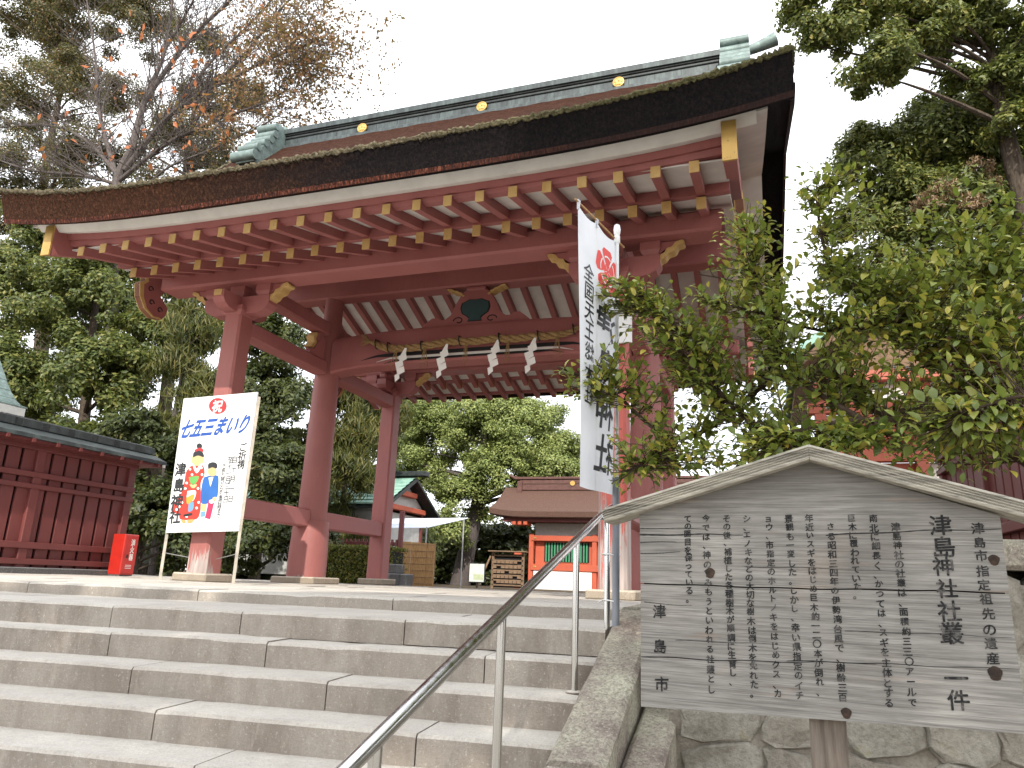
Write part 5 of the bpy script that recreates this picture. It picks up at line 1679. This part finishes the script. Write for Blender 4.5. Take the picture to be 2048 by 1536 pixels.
tl = near([(-31.72, 16.0, 30.13, 3.18), (-27.08, 16.0, 29.67, 2.78), (-28.25, 17.0, 25.47, 2.51), (-31.23, 16.0, 24.39, 2.22), (-23.7, 17.0, 29.03, 2.21), (-26.48, 15.0, 19.6, 2.27), (-22.33, 15.0, 18.66, 1.94), (-24.07, 17.0, 24.32, 1.34), (-28.51, 15.0, 17.08, 1.77)], .95)
tree('tall_evergreen', 'tall airy evergreen with several dark stems at the upper left corner', tl,
     [(-23.0, 15.0, -.1), (-24.0, 15.2, 10), (-26.4, 15.4, 18), (-26.8, 15.4, 26)], .42, .070, 'leaf_tall', 'bark_brown', 160, .82, .5, group=GW, nbr=46, shell=.30, open_=.85, seed=6)
tl2 = near([(-21.42, 18.0, 21.46, 1.85), (-18.38, 18.0, 20.66, 1.79), (-16.96, 18.0, 23.33, 1.42), (-20.03, 18.0, 24.54, 1.6), (-19.07, 16.0, 17.39, 1.44), (-15.84, 17.0, 17.47, 1.19), (-20.27, 18.0, 27.74, 1.36), (-17.2, 17.0, 15.4, 1.3)], .92)
tree('tall_evergreen', 'tall airy evergreen behind the left end of the gate roof', tl2,
     [(-16.0, 15.4, -.1), (-16.6, 15.4, 10), (-17.6, 15.6, 18), (-17.8, 15.6, 23)], .32, .068, 'leaf_tall', 'bark_brown', 170, .75, .5, group=GW, nbr=40, shell=.30, open_=.85, seed=7)
tree('camphor_tree', 'large round bright green camphor tree seen through the gate',
     [(-6.25, 26.0, 7.59, 1.92), (-8.44, 26.0, 6.86, 1.95), (-3.55, 26.0, 7.26, 2.0), (-2.1, 26.0, 5.73, 1.59), (-9.42, 26.0, 4.79, 1.68), (-6.45, 25.0, 3.79, 1.34), (-4.75, 25.5, 5.19, 1.72), (-1.21, 26.0, 4.87, 1.08), (-9.42, 26.0, 8.5, 1.32), (-4.93, 26.0, 8.6, 1.28), (-6.93, 24.5, 2.19, .96), (-2.95, 26.0, 4.51, 1.34), (-11.25, 27.0, 6.84, 1.22), (-11.6, 27.5, 9.2, 1.6)],
     [(-6.9, 26.0, -.2), (-6.6, 26.0, 1.57), (-6.19, 26.0, 3.78), (-6.03, 26.0, 6.04), (-5.86, 26.0, 8.11)], .52, .066, 'leaf_camphor', 'bark_grey', 190, .62, .55, .6, 0, .75, nbr=40, shell=.42, open_=1.7, seed=8)
for i, (x, y, z, r, lb) in enumerate(((-10.6, 29, 1.4, 2.0, 'dark undergrowth tree left of the camphor trunk'), (-7.0, 29.5, 1.6, 2.0, 'dark undergrowth tree right behind the camphor trunk'), (-3.9, 30, 2.2, 2.0, 'dark undergrowth tree beside the brown roofed hall'),
                                (-8.4, 20, 1.5, 1.5, 'dark undergrowth bush behind the reed screen'), (-3.6, 40, 6.0, 2.0, 'far tree top right of the camphor crown'), (-15, 22, 4, 3.2, 'dark evergreen behind the green roofed store'), (-22, 19, 3, 3.4, 'dark evergreen far behind the left fence, nearer to it'), (-29, 20, 4, 4.2, 'dark evergreen at the far left edge of the wood'), (-11.5, 14.5, 1.6, 2.0, 'low dark evergreen behind the notice panel'), (-9.0, 16.5, 3.0, 2.4, 'dark evergreen behind the round left column'))):
    tree('undergrowth_tree', lb, [(x, y, z, r), (x - r, y + .3, z * .7, r * .8), (x + r, y, z * .75, r * .8), (x, y, z - r * .9, r * .9)],
         [(x, y, -.2), (x, y, z * .5), (x, y, z)], .12, .13, 'leaf_dark', 'bark_brown', 70, .6, .55, group='trees far behind the gate', nbr=8, seed=20 + i)
tree('overhanging_tree', 'evergreen with dark limbs reaching in at the upper right corner',
     [(8.37, 3.0, 9.85, .39), (8.73, 3.0, 9.26, .42), (9.27, 3.0, 9.28, .54), (9.55, 3.0, 8.49, .41), (9.24, 3.0, 8.36, .31), (10.36, 3.5, 9.64, .68), (11.22, 4.0, 9.64, .78), (10.22, 3.5, 8.97, .42), (11.53, 4.0, 8.48, .54), (10.95, 4.0, 8.59, .34), (11.64, 4.0, 7.6, .41), (9.8, 3.2, 10.3, .6), (12.4, 4.2, 9.2, .9), (11.0, 4, 10.9, .9)],
     [(12.0, 4.6, -.1), (11.9, 4.5, 3.5), (11.64, 4.4, 6.72), (11.52, 4.3, 8.1), (11.47, 4.2, 9.13), (11.47, 4.2, 10.8)], .21, .046, 'leaf_right', 'bark_brown', 640, .27, .5, .5, 0, .6, nbr=40, shell=.35, seed=9)
rm = [(9.63, 5.0, 7.87, .7), (10.54, 5.3, 8.22, .75), (11.38, 5.5, 8.09, .83), (9.24, 4.8, 6.49, .54), (10.12, 5.0, 6.88, .81), (11.01, 5.2, 6.76, .89), (11.9, 5.5, 7.1, .72), (9.77, 5.0, 5.75, .67), (10.61, 5.0, 5.47, .69), (11.4, 5.2, 5.47, .77), (11.55, 5.0, 4.66, .5), (8.95, 5.0, 5.64, .41), (10.4, 5.2, 4.6, .5), (10.9, 5.6, 8.9, .7), (11.8, 5.8, 8.7, .8), (12.4, 5.8, 7.8, .9), (12.3, 5.8, 6.4, .9), (12.2, 5.6, 5.2, .8), (9.9, 5.4, 7.3, .6), (10.2, 5.6, 5.0, .6)]
tr9 = tree('flowering_evergreen', 'bushy evergreen with dry tan flower heads right of the gate roof', rm,
     [(10.9, 5.3, -.1), (10.9, 5.3, 3), (10.7, 5.3, 6), (10.7, 5.3, 8.2)], .14, .050, 'leaf_right', 'bark_brown', 560, .30, .42, .4, .1, .75, nbr=30, shell=.40, open_=1.25, seed=10)
Cd, Nd, _ = blob_leaves([(10.5, 4.3, 6.75, .28), (10.9, 4.4, 6.5, .28), (11.3, 4.6, 6.9, .22), (10.2, 4.2, 6.55, .2), (11.1, 4.5, 7.25, .2)], 700, .12, .03)
o = leaf_cloud('dry_flowers', Cd, rng.normal(size=Cd.shape) + [0, 0, -1], Nd, .035, .012, 'leaf_dry', tr9); o.matrix_parent_inverse = tr9.matrix_basis.inverted()
# unseen tree behind the viewer, crown shaped to shade stairs, sign and eave
tree('shade_tree', 'unseen broad evergreen with crown shaped to shade the lower stairs and the sign',
     [(9.4, -14.6, 8.2, 1.7), (5.6, -14.7, 7.0, 1.2), (6.3, -15.3, 6.2, 1.1), (5.2, -15.6, 6.0, 1.0), (7.4, -15.2, 6.4, 1.0), (4.3, -15.0, 7.3, 1.1), (3.0, -15.2, 7.4, .9), (11.2, -14.4, 9.0, 1.7), (7.9, -14.8, 8.6, 1.2), (10.2, -12.6, 10.6, 1.4), (12.2, -16.0, 7.6, 1.6), (9.2, -12.4, 11.8, 1.2), (7.2, -14.0, 7.2, .8), (10.0, -17.0, 9.0, 1.5), (11.0, -12.8, 12.4, 1.3), (6.2, -13.6, 6.6, .6)],
     [(12.6, -16.2, -1.36), (12.0, -15.6, 3), (10.8, -14.6, 7), (10.2, -13.6, 11)], .28, .11, 'leaf_broad', 'bark_brown', 75, .55, .5, nbr=30, seed=11)

# ---- bare autumn cherry tree
ch = tag(empty('cherry_tree', (-15.2, 12.4, -.1)), 'nearly bare autumn cherry tree with rusty leaves over the gate roof', 'tree')
CI = ch.matrix_basis.inverted()
main = [[(-10.6, 7.0, -.1), (-10.7, 7.0, 4), (-10.84, 7.0, 8.45), (-11.16, 7.0, 10.48), (-11.43, 7.0, 11.9), (-11.1, 7.0, 12.91)],
 [(-11.1, 7.0, 12.91), (-11.15, 7.2, 14.9), (-10.93, 7.4, 16.93), (-11.3, 7.6, 20.06)],
 [(-11.19, 7.0, 12.22), (-9.71, 6.8, 13.61), (-8.28, 6.6, 14.08), (-5.6, 6.3, 14.55), (-4.0, 6.1, 14.6)],
 [(-11.15, 7.2, 14.9), (-9.99, 7.3, 16.83), (-8.87, 7.4, 18.02), (-7.45, 7.4, 19.04)],
 [(-11.32, 7.0, 11.88), (-9.3, 6.6, 12.53), (-7.52, 6.4, 12.85), (-5.6, 6.2, 12.97), (-4.6, 6.0, 13.1)],
 [(-11.47, 7.0, 12.08), (-13.45, 7.2, 13.81), (-15.78, 7.4, 14.94), (-19.22, 7.5, 15.42)],
 [(-11.28, 7.0, 11.7), (-12.43, 6.5, 11.94), (-14.25, 6.2, 12.23), (-16.19, 6.0, 12.97)],
 [(-11.43, 7.0, 11.9), (-13.4, 7.5, 14.96), (-14.64, 7.8, 17.87), (-16.16, 8.0, 21.28)],
 [(-8.28, 6.6, 14.08), (-7.06, 6.7, 15.14), (-5.93, 6.8, 16.77), (-4.97, 6.8, 17.62)],
 [(-5.6, 6.3, 14.55), (-4.8, 6.2, 14.1), (-4.0, 6.1, 13.9)],
 [(-10.9, 7.1, 11.0), (-9.0, 6.5, 11.6), (-7.2, 6.2, 11.75), (-5.2, 6.0, 12.1)],
 [(-9.71, 6.8, 13.61), (-8.5, 7.0, 15.6), (-7.2, 7.1, 16.9), (-5.6, 7.1, 18.6)],
 [(-10.93, 7.4, 16.93), (-9.9, 7.2, 18.4), (-9.2, 7.1, 20.2)]]
main = [[tuple(CAM + (np.array(p) - CAM) * 1.3) for p in l] for l in main]
main[0] = [(-15.2, 12.4, -.1), (-15.6, 12.2, 5)] + main[0][2:]
r0s = [.26, .15, .12, .11, .09, .09, .08, .10, .07, .04, .05, .07, .06]
sub = []
for i, (pth, r0) in enumerate(zip(main, r0s)):
    sp = spline(pth, 8); n_ = len(sp)
    b = B(); b.tube(sp, [r0 * (1 - (.45 if i == 0 else .85) * k / (n_ - 1)) + .008 for k in range(n_)], 8)
    o = b.build('trunk' if i == 0 else 'limb', M['bark_grey'], ch, True, False); o.matrix_parent_inverse = CI
    if i:
        for k in range(3, n_, 1):
            for _ in range(4): sub.append((sp[k], (sp[k] - sp[k - 1]).normalized(), r0 * (1 - .85 * k / (n_ - 1)), k / n_))
b = B(); tips = []
rr = random.Random(5)
for p, d, r, t in sub:
    if rr.random() < .18: continue
    L = rr.uniform(.9, 3.0)
    dv = (d * .8 + Vector((rr.uniform(-1, 1), rr.uniform(-.8, .8), rr.uniform(-.35, .9)))).normalized()
    e = p + dv * L + Vector((0, 0, rr.uniform(-.25, .2)))
    pth = bez(p, p.lerp(e, .5) + Vector((0, 0, rr.uniform(-.15, .2))), e, 5)
    rb = max(.011, min(.028, r * .4))
    b.tube(pth, [rb * (1 - .75 * k / 5) for k in range(6)], 5, False)
    tips.append(e)
    for _ in range(5):
        q = pth[rr.randint(2, 5)]; e2 = q + (dv * .6 + Vector((rr.uniform(-1, 1), rr.uniform(-1, 1), rr.uniform(-.6, .8)))).normalized() * rr.uniform(.4, 1.2)
        b.tube([q, q.lerp(e2, .5) + Vector((0, 0, .03)), e2], [.010, .008, .005], 4, False); tips.append(e2)
o = b.build('twigs', M['bark_grey'], ch, True, False); o['kind'] = 'stuff'; o.matrix_parent_inverse = CI
tp = np.array([tuple(t) for t in tips])
sel = tp[tp[:, 0] > -11.0]
Cc = (sel[rng.integers(0, len(sel), 9000)] + rng.normal(size=(9000, 3)) * [.13, .13, .11])
o = leaf_cloud('autumn_leaves', Cc, rng.normal(size=Cc.shape) + [0, 0, -.5], rng.normal(size=Cc.shape) + [0, 0, .6], .075, .043, 'leaf_autumn', ch); o.matrix_parent_inverse = CI
sel = tp[(tp[:, 0] < -10.5) & (tp[:, 0] > -20)]
Cc = (sel[rng.integers(0, len(sel), 260)] + rng.normal(size=(260, 3)) * .2)
o = leaf_cloud('orange_leaves', Cc, rng.normal(size=Cc.shape) + [0, 0, -1.2], rng.normal(size=Cc.shape) + [0, -.6, .2], .17, .085, 'leaf_orange', ch); o.matrix_parent_inverse = CI

# ---- clipped hedge
hg = tag(empty('clipped_hedge', (-2.2, 7.4, -.11)), 'low clipped dark green hedge behind the round column', 'hedge')
nl = 15000
P = rng.random((nl, 3)) * [2.6, .9, .95] + [-3.4, 7.0, -.1]
f = rng.integers(0, 3, nl)
P[f == 0, 1] = 7.0 + rng.random((f == 0).sum()) * .12
P[f == 1, 2] = .80 + rng.random((f == 1).sum()) * .08 - .05
o = leaf_cloud('foliage', P, rng.normal(size=P.shape), rng.normal(size=P.shape) * .7 + [0, -.6, .6], .030, .016, 'leaf_hedge', hg); o.matrix_parent_inverse = hg.matrix_basis.inverted()
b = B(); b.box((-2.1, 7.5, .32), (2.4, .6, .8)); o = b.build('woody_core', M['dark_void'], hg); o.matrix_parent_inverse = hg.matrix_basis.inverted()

# ---- broad-leaved bush over the sign
bush = tag(empty('camellia_bush', (9.0, -4.1, .30)), 'glossy broad leaved bush with yellow green leaves spreading above the wooden sign', 'bush')
BI = bush.matrix_basis.inverted()
rb = random.Random(3)
skeleton = [
 [(9.0, -4.1, .25), (8.7, -4.3, .75), (8.25, -4.55, .95), (7.85, -4.7, .98), (7.5, -4.75, .92)],
 [(9.0, -4.1, .25), (8.75, -4.2, .95), (8.45, -4.35, 1.18), (8.0, -4.45, 1.05), (7.62, -4.5, .86), (7.2, -4.5, 1.15), (6.98, -4.5, 1.45)],
 [(8.0, -4.45, 1.05), (7.55, -4.3, 1.35), (7.1, -4.3, 1.05), (6.85, -4.35, 1.0), (6.55, -4.5, 1.25), (6.28, -4.65, 1.36)],
 [(8.45, -4.35, 1.18), (8.1, -4.3, 1.6), (7.8, -4.3, 2.0), (7.75, -4.3, 2.45)],
 [(7.85, -4.7, .98), (7.55, -4.5, 1.3), (7.42, -4.4, 1.75), (7.36, -4.35, 2.2)],
 [(8.75, -4.2, .95), (8.7, -4.1, 1.5), (8.55, -4.1, 1.95), (8.4, -4.1, 2.35)],
 [(9.0, -4.1, .25), (9.1, -4.0, 1.2), (9.1, -3.9, 1.9), (9.05, -3.9, 2.4)],
 [(7.2, -4.5, 1.15), (6.95, -4.45, 1.6), (6.75, -4.4, 1.85), (6.55, -4.45, 1.95)],
 [(7.55, -4.3, 1.35), (7.35, -4.2, 1.9), (7.05, -4.2, 2.05)],
 [(8.1, -4.3, 1.6), (7.75, -4.4, 1.55), (7.4, -4.5, 1.65), (7.1, -4.55, 1.75)],
 [(6.85, -4.35, 1.0), (6.8, -4.5, .85), (6.72, -4.6, .78)],
 [(8.7, -4.3, .75), (8.6, -4.75, .95), (8.45, -5.0, 1.0), (8.2, -5.1, .92)]]
sr = [.032, .026, .017, .016, .014, .018, .02, .010, .009, .010, .008, .012]
nodes = []
for i, (pth, r0) in enumerate(zip(skeleton, sr)):
    sp = spline(pth, 8); n_ = len(sp)
    b = B(); b.tube(sp, [r0 * (1 - .75 * k / (n_ - 1)) + .002 for k in range(n_)], 8)
    o = b.build('stem' if i == 0 else 'limb', M['twig_brown'], bush, True, False); o.matrix_parent_inverse = BI
    for k in range(4 if i < 2 else 1, n_): nodes.append((sp[k], (sp[k] - sp[k - 1]).normalized()))
# volumes that hold the twig tips
vols = [((6.95, -4.45, 1.50), (.48, .30, .38), 56), ((7.55, -4.45, 1.45), (.55, .45, .55), 92), ((8.25, -4.45, 1.40), (.55, .50, .62), 105), ((8.75, -4.4, 1.55), (.42, .5, .65), 70),
        ((7.35, -4.4, 2.05), (.22, .25, .34), 26), ((7.85, -4.35, 2.15), (.30, .3, .45), 20), ((8.4, -4.3, 2.05), (.4, .35, .38), 20), ((7.2, -4.5, .95), (.45, .25, .26), 26), ((7.0, -4.4, 1.25), (.4, .25, .3), 18), ((6.75, -4.55, .85), (.25, .2, .22), 14), ((8.2, -4.95, .85), (.55, .2, .20), 44),
        ((7.5, -4.8, .80), (.4, .2, .16), 22), ((6.45, -4.6, 1.28), (.22, .15, .12), 8), ((6.62, -4.45, 1.85), (.25, .2, .12), 14), ((7.72, -4.3, 2.55), (.14, .12, .22), 6), ((7.95, -4.35, 2.5), (.12, .1, .2), 5)]
LC, LT, LN, LS = [], [], [], []
b = B()
for c, rdim, cnt in vols:
    for _ in range(int(cnt * 4.8)):
        while True:
            u = Vector((rb.uniform(-1, 1), rb.uniform(-1, 1), rb.uniform(-1, 1)))
            if u.length < 1: break
        tip = Vector((c[0] + u.x * rdim[0], c[1] + u.y * rdim[1], c[2] + u.z * rdim[2]))
        s, d = min(nodes, key=lambda q: (q[0] - tip).length + (.25 if q[0].z > tip.z else 0))
        if (s - tip).length > .75: s = s.lerp(tip, .4)
        mid = s.lerp(tip, .5) + Vector((rb.uniform(-.05, .05), rb.uniform(-.05, .05), rb.uniform(-.06, .02)))
        pth = bez(s, mid, tip, 7)
        b.tube(pth, [.0030 * (1 - .6 * k / 7) for k in range(8)], 4, False)
        Lp = (tip - s).length
        m_ = max(4, min(10, int(Lp / .042)))
        for k in range(m_):
            t = 1 - (k / m_) * min(1, .34 / max(.1, Lp)) 
            q = pth[0]
            fidx = t * 7; i0 = min(6, int(fidx)); p = pth[i0].lerp(pth[i0 + 1], fidx - i0)
            ax = (pth[i0 + 1] - pth[i0]).normalized()
            side = ax.cross(Vector((0, 0, 1)))
            side = side.normalized() if side.length > .1 else Vector((1, 0, 0))
            ang = k * 2.4 + rb.uniform(-.5, .5)
            out = (side * math.cos(ang) + ax.cross(side) * math.sin(ang) * .7)
            tdir = (ax * .55 + out * .9 + Vector((0, 0, rb.uniform(-.15, .35)))).normalized()
            nn = (Vector((rb.uniform(-.5, .5), rb.uniform(-.7, .2), 1.0)) - tdir * .2).normalized()
            l = rb.uniform(.042, .078) * (.75 if k < 2 else 1)
            LC.append(p); LT.append(tdir); LN.append(nn); LS.append(l)
o = b.build('twigs', M['twig_brown'], bush, True, False); o['kind'] = 'stuff'; o.matrix_parent_inverse = BI
# leaf: pointed oval, folded along the midrib, tip bending down (x along, y across, z normal)
st_ = [(0, .0, 0), (.22, .20, .01), (.50, .285, .0), (.78, .18, -.06), (1.0, .0, -.16)]
lv = [(0, 0, 0)]; lf = []
rows = []
for i, (a, w, h) in enumerate(st_):
    if i in (0, len(st_) - 1): rows.append([len(lv) - 1 if i == 0 else len(lv)]); (lv.append((a, 0, h)) if i else None)
    else:
        k = len(lv); lv += [(a, -w, h + w * .35), (a, 0, h), (a, w, h + w * .35)]; rows.append([k, k + 1, k + 2])
lf += [(0, rows[1][1], rows[1][0]), (0, rows[1][2], rows[1][1])]
for i in (1, 2):
    A_, B_ = rows[i], rows[i + 1]
    lf += [(A_[0], A_[1], B_[1], B_[0]), (A_[1], A_[2], B_[2], B_[1])]
e_ = rows[4][0]
lf += [(rows[3][0], rows[3][1], e_), (rows[3][1], rows[3][2], e_)]
leaf_me = bpy.data.meshes.new('leaf'); leaf_me.from_pydata(lv, [], lf); leaf_me.materials.append(M['leaf_shrub_single']); leaf_me.update()
shade(leaf_me, 3.2)
def leaf_matrix(p, t, nrm, l):
    x = t.normalized(); y = nrm.cross(x).normalized(); z = x.cross(y)
    m = Matrix(((x.x, y.x, z.x, p.x), (x.y, y.y, z.y, p.y), (x.z, y.z, z.z, p.z), (0, 0, 0, 1)))
    return m @ Matrix.Diagonal((l, l, l, 1))
order = sorted(range(len(LC)), key=lambda i: -LS[i] / max(.2, (Vector(LC[i]) - Vector(CAM)).length))
for i in order[:300]:
    o = link('leaf', leaf_me, bush)
    o.matrix_parent_inverse = BI
    o.matrix_basis = leaf_matrix(LC[i], LT[i], LN[i], LS[i])
lva = np.array(lv); vs = []; fs = []
for j, i in enumerate(order[300:]):
    m = np.array(leaf_matrix(LC[i], LT[i], LN[i], LS[i]))
    vs.append(lva @ m[:3, :3].T + m[:3, 3]); k = j * len(lv)
    fs += [tuple(q + k for q in f) for f in lf]
me = bpy.data.meshes.new('foliage'); me.from_pydata(np.concatenate(vs).tolist(), [], fs); me.materials.append(M['leaf_shrub']); me.update(); shade(me, 3.2)
o = link('foliage', me, bush); o['kind'] = 'stuff'; o.matrix_parent_inverse = BI
